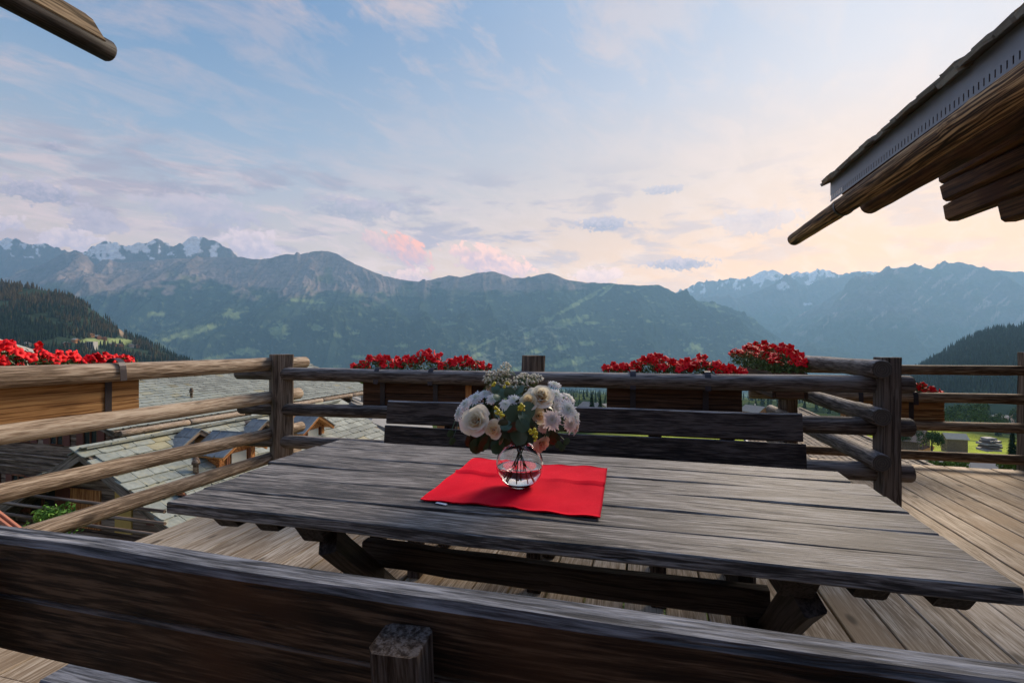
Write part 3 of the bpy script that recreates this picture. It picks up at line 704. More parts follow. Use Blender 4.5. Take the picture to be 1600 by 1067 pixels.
def flower_box(label, plabel, pa, pb, side, ztop, zbot, depth, mat, straps, rail_r, rail_z, nfl, fh, seed, group, over0=.03, over1=.03, edge=.80, glow=None, face=None):
    """planter hung on the outer side of a rail from pa to pb; side = outward unit vector"""
    pa = Vector(pa); pb = Vector(pb); side = Vector(side); u = (pb-pa).normalized(); L = (pb-pa).length
    r = random.Random(seed)
    base = pa+side*(depth/2+rail_r)+Vector((0, 0, zbot))
    t = thing('flower_box', base, label, 'planter', group)
    th = .024
    def pt(s, o, z): return pa+u*s+side*o+Vector((0, 0, z))
    o0 = rail_r+.004
    hh = (ztop-zbot)/2
    for i in range(2):
        zc = zbot+hh*(i+.5)
        for o in (o0+th/2, o0+depth-th/2):
            lumber('board', t, pt(0, o, zc), pt(L, o, zc), th, hh-.002, mat, bev=.003)
    for s in (th/2+.001, L-th/2-.001):
        lumber('end_board', t, pt(s, o0+th+.002, (ztop+zbot)/2), pt(s, o0+depth-th-.002, (ztop+zbot)/2), th, ztop-zbot-.004, mat, bev=.003)
    lumber('bottom_board', t, pt(th*1.2, o0+depth/2, zbot+.012), pt(L-th*1.2, o0+depth/2, zbot+.012), depth-2*th-.006, .02, mat)
    soil = box_mesh('soil', th, L-th, -(depth/2-th-.002), depth/2-th-.002, 0, .03, MAT_SOIL)
    Ms, _ = frame(pt(0, o0+depth/2, ztop-.07), pt(L, o0+depth/2, ztop-.07)); link('soil', soil, t, Ms)
    if glow:
        lumber('bracket', t, pt(glow, o0-.012, zbot-.03), pt(glow, o0-.012, ztop+.0), .018, .055, M_ORANGE, up=u)  # orange wood stands in for light falling on this bracket
    for s in straps:                                # iron strap: over the rail and down the inner side
        V = []; F = []; w = .022; n = 9; rr = rail_r+.007
        path = [(-rr*1.02, -.07)] + [(-rr*math.cos(math.pi*i/n), rr*math.sin(math.pi*i/n)*1.05) for i in range(n+1)] + [(o0-.006, -.02), (o0-.006, zbot-rail_z)]
        for (o, z) in path:
            for (q, e) in ((-w, 0), (w, 0), (w, .004), (-w, .004)):
                V.append(pt(s+q, o-(e if z < 0 else 0), rail_z+z+(e if z >= 0 else 0)))
        for i in range(len(path)-1):
            for k in range(4): F.append((i*4+k, i*4+(k+1) % 4, i*4+4+(k+1) % 4, i*4+4+k))
        inv = WM[t].inverted()
        me = mesh('strap', [inv @ v for v in V], F, (M_IRON,)); link('strap', me, t, WM[t])
    # the planting
    pr = thing('petunias', pt(L/2, o0+depth/2, ztop-.05), plabel, 'flowers', 'petunias in the fence boxes')
    pts = []
    for i in range(int(2400*L)):
        s = r.random(); env = math.sin(math.pi*min(max(s, .02), .98))**.42
        q = r.uniform(-.62, .62)
        hgt = r.uniform(-.03, 1)*fh*(.35+.65*env)*(1-.5*abs(q))*(.9+.2*math.sin(s*17+seed))
        pts.append(pt(-over0+s*(L+over0+over1), o0+depth*(.5+q*.95), ztop+hgt*.9))
    inv = WM[pr].inverted()
    leaf_cluster('foliage', pr, [inv @ p for p in pts], .019, mleaf, seed, WM[pr], .3)
    stv = []; stf = []
    for i in range(nfl):
        s = (i+r.uniform(.0, 1))/nfl; env = math.sin(math.pi*min(max(s, .03), .97))**.5
        q = r.uniform(-.62, .60); top = r.random()**.6
        z = ztop+fh*(.30+.70*env)*(1-.35*abs(q))*(.45+.55*top)*(.9+.15*math.sin(s*17+seed))+.012
        p = pt(-over0+s*(L+over0+over1), o0+depth*(.5+q*.9), z)
        n = (Vector(face) if face else -side)*r.uniform(.25, 1.0)+Vector((r.gauss(0, .6), r.gauss(0, .4), r.uniform(-.1, .9)))
        if q > .2: n = Vector((r.gauss(0, .4), r.gauss(0, .3), .9))-side*.2
        M = Matrix.Translation(p) @ rot_to(n, r.uniform(0, 6)) @ Matrix.Scale(r.uniform(.72, .98)*edge, 4)
        link('flower', PETS[r.randrange(6)], pr, M)
        o = len(stv); base_ = p-Vector((r.gauss(0, .02), r.gauss(0, .02), r.uniform(.06, .12)))
        q0 = p-n.normalized()*.036*.8
        for cpt, ww in ((base_, .002), (q0, .0016)):
            for (ax, ay) in ((1, 0), (-.5, .87), (-.5, -.87)): stv.append(inv @ (cpt+Vector((ax*ww, ay*ww, 0))))
        for k in range(3): stf.append((o+k, o+(k+1) % 3, o+3+(k+1) % 3, o+3+k))
    link('stems', mesh('stems', stv, stf, (mleaf,)), pr, WM[pr])['kind'] = 'stuff'
    return t
MAT_SOIL = plain('potting_soil', C(.02, .013, .009), .95, 60, .4)
GB = 'flower boxes hung on the terrace fence'
sL = Vector((-ld.y, ld.x, 0))
def lp(t): q = l0+ld*t; return (q.x, q.y, 0)
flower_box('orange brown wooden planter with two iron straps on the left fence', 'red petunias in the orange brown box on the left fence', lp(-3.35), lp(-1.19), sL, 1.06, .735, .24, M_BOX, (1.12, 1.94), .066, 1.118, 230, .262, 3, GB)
s2 = Vector((-d2.y, d2.x, 0))
def q2(t): q = p2+d2*t; return (q.x, q.y, 0)
def t2x(px): # distance along back fence at image column px
    s = (px-800)/800; a = Vector((p2.x, p2.y-.02)); return (s*a.y-a.x)/(d2.x-s*d2.y)
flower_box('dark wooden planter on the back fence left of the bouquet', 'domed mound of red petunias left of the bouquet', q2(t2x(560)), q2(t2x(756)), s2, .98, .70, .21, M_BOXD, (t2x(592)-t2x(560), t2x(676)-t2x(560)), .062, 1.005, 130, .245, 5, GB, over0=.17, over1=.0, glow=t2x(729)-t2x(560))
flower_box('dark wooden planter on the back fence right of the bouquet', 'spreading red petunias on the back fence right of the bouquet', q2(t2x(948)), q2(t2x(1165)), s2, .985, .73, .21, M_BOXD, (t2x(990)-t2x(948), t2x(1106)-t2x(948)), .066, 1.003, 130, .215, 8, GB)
s3 = Vector((-d3.y, d3.x, 0))
def q3(t): q = p3+d3*t; return (q.x, q.y, 0)
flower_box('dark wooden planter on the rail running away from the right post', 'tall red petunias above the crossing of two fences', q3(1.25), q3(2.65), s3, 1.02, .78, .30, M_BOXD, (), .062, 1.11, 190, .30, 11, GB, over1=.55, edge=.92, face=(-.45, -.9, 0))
s4 = Vector((-d4.y, d4.x, 0))
def q4(t): q = p4+d4*t; return (q.x, q.y, 0)
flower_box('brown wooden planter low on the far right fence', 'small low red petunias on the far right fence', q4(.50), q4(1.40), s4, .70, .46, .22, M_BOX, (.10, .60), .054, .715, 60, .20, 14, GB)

# ------------------------------------------------------------------ table
ZT = .76
FL = Vector((-1.185, 1.752, ZT)); BL = Vector((-1.02, 2.90, ZT)); BR = Vector((1.425, 2.165, ZT)); FR = Vector((1.145, 1.130, ZT))
tb = thing('table', (.1, 1.95, 0), 'long dark grey weathered plank table with red mat and bouquet', 'table')
cuts = [0, .150, .325, .500, .670, .835, 1]
for i in range(6):
    a0, a1 = cuts[i], cuts[i+1]; am = (a0+a1)/2
    p0 = FL.lerp(BL, am); p1 = FR.lerp(BR, am)
    inset = .045 if i == 5 else (.01*rng.random())
    u = (p1-p0).normalized(); p0 = p0+u*inset; p1 = p1-u*inset
    w0 = (BL-FL).length*(a1-a0)*.99-.007; w1 = (BR-FR).length*(a1-a0)*.99-.006
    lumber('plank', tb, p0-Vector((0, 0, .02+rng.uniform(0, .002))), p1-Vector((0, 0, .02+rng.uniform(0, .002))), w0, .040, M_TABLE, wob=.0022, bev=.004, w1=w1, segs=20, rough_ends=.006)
def tp(t, f, z):
    a = FL.lerp(FR, t); b = BL.lerp(BR, t); q = a.lerp(b, f); return Vector((q.x, q.y, z))
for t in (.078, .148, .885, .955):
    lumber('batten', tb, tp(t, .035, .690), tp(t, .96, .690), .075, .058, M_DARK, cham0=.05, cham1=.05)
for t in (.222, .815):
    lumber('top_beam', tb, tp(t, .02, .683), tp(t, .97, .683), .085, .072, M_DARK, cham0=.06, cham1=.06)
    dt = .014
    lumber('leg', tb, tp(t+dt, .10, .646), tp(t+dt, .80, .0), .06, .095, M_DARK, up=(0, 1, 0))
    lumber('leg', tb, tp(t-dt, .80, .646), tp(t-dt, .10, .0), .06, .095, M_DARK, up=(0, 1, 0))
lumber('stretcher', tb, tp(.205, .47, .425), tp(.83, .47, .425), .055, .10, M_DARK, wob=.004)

# red mat on the table
mcl, g = newmat('red_cloth')
tc = g.n('ShaderNodeTexCoord').outputs['Object']
wv1 = g.n('ShaderNodeTexWave', {'Vector': tc, 'Scale': 260., 'Distortion': .6}, bands_direction='X').outputs[1]
wv2 = g.n('ShaderNodeTexWave', {'Vector': tc, 'Scale': 260., 'Distortion': .6}, bands_direction='Y').outputs[1]
cn = g.noise(tc, 14, 4)
finish(g, g.mix(cn, C(.68, .003, .020), C(.86, .006, .034)), .9, g.math('ADD', wv1, wv2), .25, .001, **{'Specular IOR Level': .08})
def tpx(px, py, z=ZT): return P(px, py, (CZ-z)*800/(py-533))
c0, c1, c2, c3 = tpx(741, 718), tpx(949, 735), tpx(938, 812), tpx(657, 783)   # back left, back right, front right, front left
V = []; F = []; nu, nv = 70, 44
for j in range(nv+1):
    v = j/nv
    for i in range(nu+1):
        u = i/nu
        p = c0.lerp(c1, u).lerp(c3.lerp(c2, u), v)
        fold = .0125*math.exp(-((v-.40-.03*u)/.013)**2)*(.55+.45*math.sin(u*7+1))
        fold += .003*math.exp(-((v-.385-.03*u)/.06)**2)
        wav = .0022*(math.sin(u*9+v*3)+math.sin(v*13-u*5))+.0022*math.sin(u*31+v*9+2*math.sin(v*7))+(.0010 if min(u, 1-u)*.62 < .012 or min(v, 1-v)*.40 < .012 else 0)+.0012*math.exp(-((u-.50-.05*v)/.012)**2)+.0012*math.exp(-((u-.22)/.012)**2)
        edge = .006*max(0, v-.93)/.07*max(0, math.sin(u*6.5-.6))
        V.append((p.x, p.y, ZT+.0095+fold+wav+edge))
for j in range(nv):
    for i in range(nu):
        a = j*(nu+1)+i; F.append((a, a+nu+1, a+nu+2, a+1))
n0 = len(V)
rim = [i for i in range(nu+1)]+[j*(nu+1)+nu for j in range(1, nv+1)]+[nv*(nu+1)+i for i in range(nu-1, -1, -1)]+[j*(nu+1) for j in range(nv-1, 0, -1)]
for r_ in rim: V.append((V[r_][0], V[r_][1], max(ZT+.0035, V[r_][2]-.004)))
for k in range(len(rim)):
    a, b = rim[k], rim[(k+1) % len(rim)]; F.append((b, a, n0+k, n0+(k+1) % len(rim)))
matp = thing('placemat', (.03, 1.75, ZT), 'bright red cloth placemat under the glass vase', 'placemat')
inv = WM[matp].inverted()
link('cloth', mesh('cloth', [inv @ Vector(v) for v in V], F, (mcl,), smooth=True), matp, WM[matp])
mlab = plain('white_label', C(.62, .66, .78), .6, 40, .1)
lumber('label', matp, tpx(681, 786.5)+Vector((0, 0, .005)), tpx(698, 790)+Vector((0, 0, .005)), .012, .002, mlab, bev=.0004, wob=0)

# ------------------------------------------------------------------ benches
def bench(label, A, B, ztop, back, mat, bh, post_t, gapz=.012, lean=.05, th=.045):
    """A,B: ends of the top edge line of the backrest; back = unit vector away from the sitter"""
    A = Vector(A); B = Vector(B); back = Vector(back)
    t = thing('bench', ((A+B)/2).to_2d().to_3d(), label, 'bench', 'garden benches at the table')
    upv = (back*lean+Vector((0, 0, .35))).normalized()
    off = Vector((0, 0, 0))
    z = 0.
    for i in range(2):
        c = upv*(-(i*(bh+gapz)+bh/2))
        e = .012*i
        u = (B-A).normalized()
        lumber('back_board', t, A+c+u*0.0-u*e, B+c+u*e, th-.004*i, bh, mat, up=upv, wob=.003, bev=.012 if i == 0 else .004, segs=20)
    u = (B-A).normalized(); L = (B-A).length
    for i in range(3):
        o = -back*(.10+.148*i)+Vector((0, 0, 0))
        q = Vector((0, 0, .44-ztop))
        lumber('seat_board', t, A+o+q, B+o+q, .14, .04, mat, wob=.002)
    for s in post_t:
        a = A+u*L*s; 
        p1 = a+back*(th/2+.040)-Vector((0, 0, .040)); p0 = Vector((p1.x, p1.y, 0))-back*.13+Vector((0, 0, .0))
        p0b = p1+upv*-.62
        lumber('back_post', t, Vector((p0.x, p0.y, 0)), p1, .076, .066, M_NPOST, up=back, wob=.002, bev=.008)
        if mat is M_NEAR:
            bo_ = p1-Vector((0, 0, .075))+back*.033; log('bolt', t, bo_, bo_+back*.008, .011, M_IRON, None, rings=2, sides=10, bump=.0)
        f = Vector((a.x, a.y, 0))-back*.50
        lumber('leg', t, f, f+Vector((0, 0, .385)), .075, .075, mat, up=back)
        lumber('seat_bearer', t, Vector((a.x, a.y, .40))-back*.54+u*.076, Vector((a.x, a.y, .40))+back*.0+u*.076, .06, .038, mat)
    return t
fb = Vector((.25, 1, 0)).normalized()
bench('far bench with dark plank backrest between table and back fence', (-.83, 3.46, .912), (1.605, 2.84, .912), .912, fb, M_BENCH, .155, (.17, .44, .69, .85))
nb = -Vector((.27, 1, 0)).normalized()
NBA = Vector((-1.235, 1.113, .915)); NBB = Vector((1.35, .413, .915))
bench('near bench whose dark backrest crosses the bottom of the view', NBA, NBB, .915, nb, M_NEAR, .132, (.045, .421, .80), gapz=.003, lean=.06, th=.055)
# ================================================================== BUILDINGS
def cover_mat(name, rough=.7, bump=.3, ns=14.):
    m, g = newmat(name)
    att = g.n('ShaderNodeAttribute', attribute_name='cover').outputs['Color']
    n = g.noise(g.n('ShaderNodeNewGeometry').outputs['Position'], ns, 5, .65)
    vs = g.vmath('SCALE', att); g.t.links.new(g.math('MULTIPLY_ADD', n, 1.1, .45), vs.inputs[3])
    finish(g, vs.outputs[0], rough, n, bump, .02); return m
M_COVER = cover_mat('mixed_cover')
def slate_mat(name, a, b, c):
    m, g = newmat(name)
    rd = g.n('ShaderNodeObjectInfo').outputs['Random']
    tc = g.n('ShaderNodeTexCoord').outputs['Object']
    off = g.vmath('ADD', tc, g.comb(g.math('MULTIPLY', rd, 31.), 0., 0.)).outputs[0]
    n = g.noise(off, 3.2, 5, .65)
    col = g.ramp(rd, [(0, a), (.55, b), (.92, b), (1, c)])
    li = g.n('ShaderNodeMapRange', {0: g.noise(off, 1.4, 4, .6), 1: .55, 2: .70, 3: 0., 4: .7}).outputs[0]
    col = g.mix(li, col, c)
    vs = g.vmath('SCALE', col); g.t.links.new(g.math('MULTIPLY_ADD', n, 1.0, .5), vs.inputs[3])
    finish(g, vs.outputs[0], .6, n, .5, .02); return m
M_SLATE = slate_mat('green_grey_slate', C(.20, .225, .20), C(.30, .325, .285), C(.36, .33, .20))
M_SLATED = slate_mat('dark_slate', C(.09, .09, .085), C(.16, .155, .14), C(.17, .09, .04))
M_SLATEB = slate_mat('blue_slate', C(.13, .145, .155), C(.20, .22, .23), C(.25, .26, .24))

def slate_mesh(seed, mat):
    r = random.Random(seed)
    def e(): return r.uniform(-.035, .035)
    top = [(-.5+e(), -.5, .0), (.5+e(), -.5, .0), (.5+e()*.6, .5+e()*1.4, 0), (.5-.12+e(), .52+e()*1.6, 0), (-.5+.1+e(), .5+e()*1.6, 0), (-.5+e()*.6, .46+e(), 0)]
    V = [(x, y, .5) for x, y, z in top]+[(x*.985, y*.985, -.5) for x, y, z in top]
    F = [tuple(range(6)), tuple(range(11, 5, -1))]+[((k+1) % 6, k, 6+k, 6+(k+1) % 6) for k in range(6)]
    return mesh('slate', V, F, (mat,))
SLM = {m.name: [slate_mesh(i, m) for i in range(5)] for m in (M_SLATE, M_SLATED, M_SLATEB)}
def slates(parent, O, U, D, L, Wd, sw, sh, mat, nind, colr, th=.022, seed=0, keep=None):
    """courses of slates on the plane O + U*a + D*b (D down the slope); the nearest nind are parts, the rest one part"""
    O = Vector(O); U = Vector(U).normalized(); D = Vector(D).normalized(); N = U.cross(D)
    if N.z < 0: N = -N
    r = random.Random(seed); lst = []
    nrow = int(Wd/sh)
    for j in range(nrow+1):
        a = -r.uniform(0, sw)
        while a < L:
            w = sw*r.uniform(.62, 1.35)
            c = a+w/2
            if 0 <= c <= L:
                p = O+U*c+D*(j*sh+sh*.25)+N*(.03+r.uniform(0, .008))
                if keep is None or keep(p): lst.append((p, w*.98, sh*1.65, r.uniform(-.02, .02), r.uniform(.075, .12)))
            a += w
    lst.sort(key=lambda q: (q[0]-Vector((0, 0, CZ))).length)
    ms = SLM[mat.name]; VV = []; FF = []; CC = []
    for i, (p, w, l, rz, tilt) in enumerate(lst):
        Dt = (D+N*tilt).normalized(); Dt = (Dt+U*rz).normalized()
        B = Matrix((U, Dt, U.cross(Dt))).transposed()
        if B.determinant() < 0: B = Matrix((U, Dt, -U.cross(Dt))).transposed()
        M = B.to_4x4() @ Matrix.Diagonal((w, l, th*r.uniform(.7, 1.4), 1)); M.translation = p
        me = ms[r.randrange(5)]
        if i < nind: link('slate', me, parent, M)
        else:
            o = len(VV); cc = Vector(colr)*r.uniform(.7, 1.2)*.9
            if r.random() < .08: cc = Vector((cc[0]*1.15, cc[1]*1.0, cc[2]*.75))
            VV += [M @ v.co for v in me.vertices]; CC += [tuple(cc)]*len(me.vertices)
            FF += [tuple(o+k for k in pl.vertices) for pl in me.polygons]
    if VV:
        inv = WM[parent].inverted()
        me = mesh('slates', [inv @ v for v in VV], FF, (M_COVER,))
        at = me.color_attributes.new('cover', 'FLOAT_COLOR', 'POINT')
        at.data.foreach_set('color', np.concatenate([np.array(CC, dtype=np.float32), np.ones((len(CC), 1), np.float32)], 1).ravel())
        o = link('slates', me, parent, WM[parent].copy()); o['kind'] = 'stuff'

def quadbox(name, parent, a, b, c, d, thick, mat):
    """slab over the quad a,b,c,d (world), thickened down its normal"""
    a, b, c, d = map(Vector, (a, b, c, d)); n = (b-a).cross(d-a).normalized()
    if n.z < 0: n = -n
    inv = WM[parent].inverted()
    V = [inv @ q for q in (a, b, c, d)]+[inv @ (q-n*thick) for q in (a, b, c, d)]
    F = [(0, 1, 2, 3), (7, 6, 5, 4), (0, 4, 5, 1), (1, 5, 6, 2), (2, 6, 7, 3), (3, 7, 4, 0)]
    me = mesh(name, V, F, (mat,)); bpy_fix(me)
    return link(name, me, parent, WM[parent].copy())
import bmesh
def bpy_fix(me):
    bm = bmesh.new(); bm.from_mesh(me); bmesh.ops.recalc_face_normals(bm, faces=bm.faces[:]); bm.to_mesh(me); bm.free()
def hit(px, py, O, N):
    o = Vector((0, 0, CZ)); r = Vector(((px-800)/800, 1, -(py-533)/800)); t = (Vector(O)-o).dot(Vector(N))/r.dot(Vector(N)); return o+r*t
M_GLASS = plain('window_glass', C(.03, .035, .04), .12, 5, .2)
M_GLASSW = plain('pale_window', C(.5, .5, .46), .3, 5, .2)
M_RED = plain('red_shutter', C(.13, .03, .02), .6, 30, .3)
M_YEL = plain('yellow_render', C(.55, .36, .10), .8, 12, .15)
M_STONE = plain('pale_render', C(.42, .40, .36), .85, 4, .2, bump=.2)
M_BARGE = wood('barge_board', (C(.05, .04, .03), C(.16, .13, .10), C(.28, .23, .18)), fine=12, along=.8, bstr=.4)

def big_chalet(label, apex, rdir, L, half, drop, wallh, over, sl, name='chalet', smat=M_SLATE, scol=(.30, .32, .28), wmat=None, wall_in=.7, nind=280):
    """apex: near end of the ridge, rdir: horizontal ridge direction away from us; right-hand side faces us"""
    wmat = wmat or M_WALLW
    apex = Vector(apex); u = Vector((rdir[0], rdir[1], 0)).normalized(); pr = Vector((u.y, -u.x, 0))
    t = thing(name, apex+Vector((0, 0, -drop-wallh)), label, 'house')
    eR = apex+pr*half-Vector((0, 0, drop)); eL = apex-pr*half-Vector((0, 0, drop))
    rf = quadbox('roof', t, apex, apex+u*L, eR+u*L, eR, .12, M_BARGE)
    quadbox('roof', t, apex, eL, eL+u*L, apex+u*L, .12, M_BARGE)
    D = (eR-apex).normalized()
    if sl: slates(rf, apex, u, D, L, (eR-apex).length-.1, sl[0], sl[1], smat, nind, scol, seed=int(L*7))
    Dl = (eL-apex).normalized()
    slates(rf, apex, u, Dl, L, (eL-apex).length-.1, sl[0]*1.2, sl[1]*1.2, smat, 0, scol, seed=3)
    for k in range(int(L/.5)):                       # ridge stones
        p = apex+u*(.25+k*.5)+Vector((0, 0, .055)); M, _ = frame(p, p+u, (0, 0, 1)); M = M @ Matrix.Rotation(R(90), 4, 'Z') @ Matrix.Diagonal((.30, .54, .035, 1)); link('ridge_slate', SLM[smat.name][k % 5], rf, M)
    for sgn, e in ((1, eR), (-1, eL)):
        lumber('barge_board', t, apex-u*.03-Vector((0, 0, .10)), e-u*.03-Vector((0, 0, .10)), .05, .22, M_BARGE)
    zf = apex.z-drop-wallh
    w0 = apex+u*wall_in; hw = half-over
    # side walls and far gable as one mesh, near gable of boards
    V = [w0+pr*hw, w0-pr*hw, w0-pr*hw+u*(L-2*wall_in), w0+pr*hw+u*(L-2*wall_in)]
    zt = apex.z-drop*hw/half-.14
    q = [Vector((v.x, v.y, zf)) for v in V]+[Vector((v.x, v.y, zt)) for v in V]
    g0 = w0.copy(); g0.z = apex.z-.14; g1 = g0+u*(L-2*wall_in)
    q += [g0, g1]; inv = WM[t].inverted()
    F = [(0, 1, 5, 8, 4), (1, 2, 6, 5), (2, 3, 7, 9, 6), (3, 0, 4, 7)]
    me = mesh('wall', [inv @ v for v in q], F, (wmat,)); bpy_fix(me); wl = link('wall', me, t, WM[t].copy())
    # horizontal boards of the near gable
    z = zf+.1; i = 0
    while z < apex.z-.35:
        hwz = hw if z < zt else hw*(apex.z-.14-z-.10)/(apex.z-.14-zt)
        if hwz > .2:
            c = w0-u*.03; lumber('plank', wl, Vector((c.x, c.y, z))-pr*hwz, Vector((c.x, c.y, z))+pr*hwz, .05, .19, wmat, wob=.003, segs=4)
        z += .2; i += 1
    return t, u, pr, D, eR, w0, zf
def window(parent, c, out, w, h, glass=M_GLASS, fm=M_ORANGE, shutter=None):
    out = Vector(out).normalized(); s = Vector((-out.y, out.x, 0)); c = Vector(c); up = Vector((0, 0, 1))
    wd = link('window', mesh('window', [(x, y, z) for z in (-h/2, h/2) for y in (-.02, .02) for x in (-w/2, w/2)],
              [(0, 2, 3, 1), (4, 5, 7, 6), (0, 1, 5, 4), (2, 6, 7, 3), (0, 4, 6, 2), (1, 3, 7, 5)], (glass,)), parent, Matrix((s, out, up)).transposed().to_4x4())
    M = Matrix((s, out, up)).transposed().to_4x4(); M.translation = c+out*.04; WM[wd] = M; wd.matrix_local = WM[parent].inverted() @ M
    if parent.parent is None:
        for a, b in (((-w/2, -h/2), (w/2, -h/2)), ((-w/2, h/2), (w/2, h/2)), ((-w/2, -h/2), (-w/2, h/2)), ((w/2, -h/2), (w/2, h/2)), ((0, -h/2), (0, h/2))):
            lumber('frame', wd, c+s*a[0]+up*a[1]+out*.08, c+s*b[0]+up*b[1]+out*.08, .06, .05, fm, up=out, segs=1)
        if shutter:
            for k in (-1, 1): lumber('shutter', wd, c+s*k*(w/2+w*.27)-up*h/2+out*.09, c+s*k*(w/2+w*.27)+up*h/2+out*.09, .03, w*.48, shutter, up=s, segs=1)
    return wd

rd_ = (.279, .96)
# chalet with the big slate roof just below the terrace
cb, u, pr, Dn, eR, w0, zf = big_chalet('slate roofed chalet just below the left fence with orange dormers', (-9.24, 11.0, -1.03), rd_, 9.2, 4.1, 2.25, 4.6, .8, (.37, .265))
for (s, z, w, h) in ((-2.2, -2.45, .9, .7), (1.75, -2.35, .7, .75)):
    c = w0+pr*s; window(cb, (c.x, c.y, z), -u, w, h, fm=M_WALLR, shutter=M_RED)
for (s, zc, w, h, m_) in ((-.9, -2.55, 1.1, .9, M_ORANGE), (.35, -2.35, .5, 1.3, M_YEL)):
    c = w0+pr*s-u*.07; lumber('panel', cb, Vector((c.x, c.y, zc-h/2)), Vector((c.x, c.y, zc+h/2)), .04, w, m_, up=pr, segs=2)
# balcony under the gable
bo = u*-1.35
lumber('balcony_floor', cb, w0-pr*3.2+u*-.72+Vector((0, 0, -2.75)) , w0+pr*3.2+u*-.72+Vector((0, 0, -2.75)), 1.3, .1, M_WALLW)
w0b = Vector((w0.x, w0.y, 0))
def bal(name, s0, s1, zt, zb, off, px_, n=4, mpost=M_ORANGE):
    for i in range(n):
        z = zb+(zt-zb)*(i+.7)/n
        a = w0b+pr*s0+u*off+Vector((0, 0, z)); b = w0b+pr*s1+u*off+Vector((0, 0, z)); log('balcony_rail', cb, a, b, .035, M_WALLW, None, None, rings=6, sides=8)
    for s in px_:
        a = w0b+pr*s+u*(off-.06); lumber('balcony_post', cb, Vector((a.x, a.y, zb-.3)), Vector((a.x, a.y, zt+.06)), .11, .11, mpost)
bal('b', -3.0, 3.1, -1.78, -2.68, -1.35, (-3.0, -1.6, -.1, 1.5, 3.05))
bal('b', -3.0, 3.1, -3.35, -4.3, -1.75, (-2.5, -.9, .6, 2.1, 3.0), n=5)
lumber('balcony_floor', cb, w0b-pr*3.2+u*-1.0+Vector((0, 0, -4.42)), w0b+pr*3.2+u*-1.0+Vector((0, 0, -4.42)), 1.7, .1, M_WALLW)
Nb = u.cross(Dn); Nb = Nb if Nb.z > 0 else -Nb
apexB = Vector((-9.24, 11.0, -1.03))
def dormer(px, py, w, h, dep, orange=True, smat=M_SLATEB, par=cb):
    """little gabled dormer, front looking down the slope, base of the front at image point px,py on the roof"""
    p = hit(px, py, apexB, Nb); f = Vector((pr.x, pr.y, 0)).normalized()
    d = link('dormer', None, par, Matrix.Translation(p))
    a = p-u*w/2; b = p+u*w/2; hz_ = Vector((0, 0, h)); gz_ = Vector((0, 0, h+w*.28))
    inv = WM[d].inverted(); bk = -f*dep
    fm_ = M_ORANGE if orange else M_WALLW
    V = [a-hz_*.3, b-hz_*.3, b+hz_, p+gz_, a+hz_, a+bk-hz_*.3, b+bk-hz_*.3, b+bk+hz_, p+bk+gz_, a+bk+hz_]
    me = mesh('dormer_wall', [inv @ v for v in V], [(0, 1, 2, 3, 4), (0, 4, 9, 5), (1, 6, 7, 2)], (fm_,)); bpy_fix(me)
    link('dormer_wall', me, d, WM[d].copy())
    o = .16
    for sgn in (1, -1):
        e = (p+u*sgn*(w/2+o)+Vector((0, 0, h-o*.55))); r0 = p+gz_+Vector((0, 0, .03))
        quadbox('dormer_roof', d, r0+f*.22, e+f*.22, e+bk, r0+bk, .05, fm_ if orange else M_WALLW)
        Dd = (e-r0).normalized()
        VV = []
        ncol = max(2, int(dep/.28)); nr = 2
        for ii in range(ncol):
            for jj in range(nr):
                q = r0+f*(.17-.28*ii)+Dd*((jj+.5)*(e-r0).length/nr)+Vector((0, 0, .035))
                B = Matrix((f, Dd, f.cross(Dd))).transposed()
                M = B.to_4x4() @ Matrix.Diagonal((.27, (e-r0).length/nr*1.15, .025, 1)); M.translation = q
                link('slate', SLM[smat.name][(ii+jj) % 5], d, M)
        lumber('fascia', d, r0+f*.24-Vector((0, 0, .03)), e+f*.24-Vector((0, 0, .03)), .05, .11, fm_)
    g_ = p+f*.02+Vector((0, 0, h*.45))
    lumber('pane', d, g_-Vector((0, 0, h*.34)), g_+Vector((0, 0, h*.34)), .03, w*.42, M_GLASSW, up=u, segs=1)
    for k in (-.30, .30): lumber('frame', d, g_+u*w*k-Vector((0, 0, h*.4)), g_+u*w*k+Vector((0, 0, h*.4)), .05, .09, M_WALLR, up=u, segs=1)
dormer(372, 728, 1.15, .48, 1.2)
dormer(488, 684, 1.2, .36, 1.0)
dormer(300, 692, .8, .08, .7, False)
dormer(405, 676, .8, .10, .7, False)
def vent(par, p, h=.3):
    V = []; F = []; K = 10
    for (z, r_) in ((-.1, .06), (h*.6, .06), (h*.62, .09), (h*.75, .09), (h, .05)):
        for k in range(K): V.append((r_*math.cos(k*.628), r_*math.sin(k*.628), z))
    for j in range(4):
        for k in range(K): F.append((j*K+k, j*K+(k+1) % K, j*K+K+(k+1) % K, j*K+K+k))
    F.append(tuple(range(4*K, 5*K)))
    link('vent_pipe', mesh('vent_pipe', V, F, (M_WALLW,), smooth=True), par, Matrix.Translation(p))
vent(cb, hit(306, 742, apexB, Nb), .42)
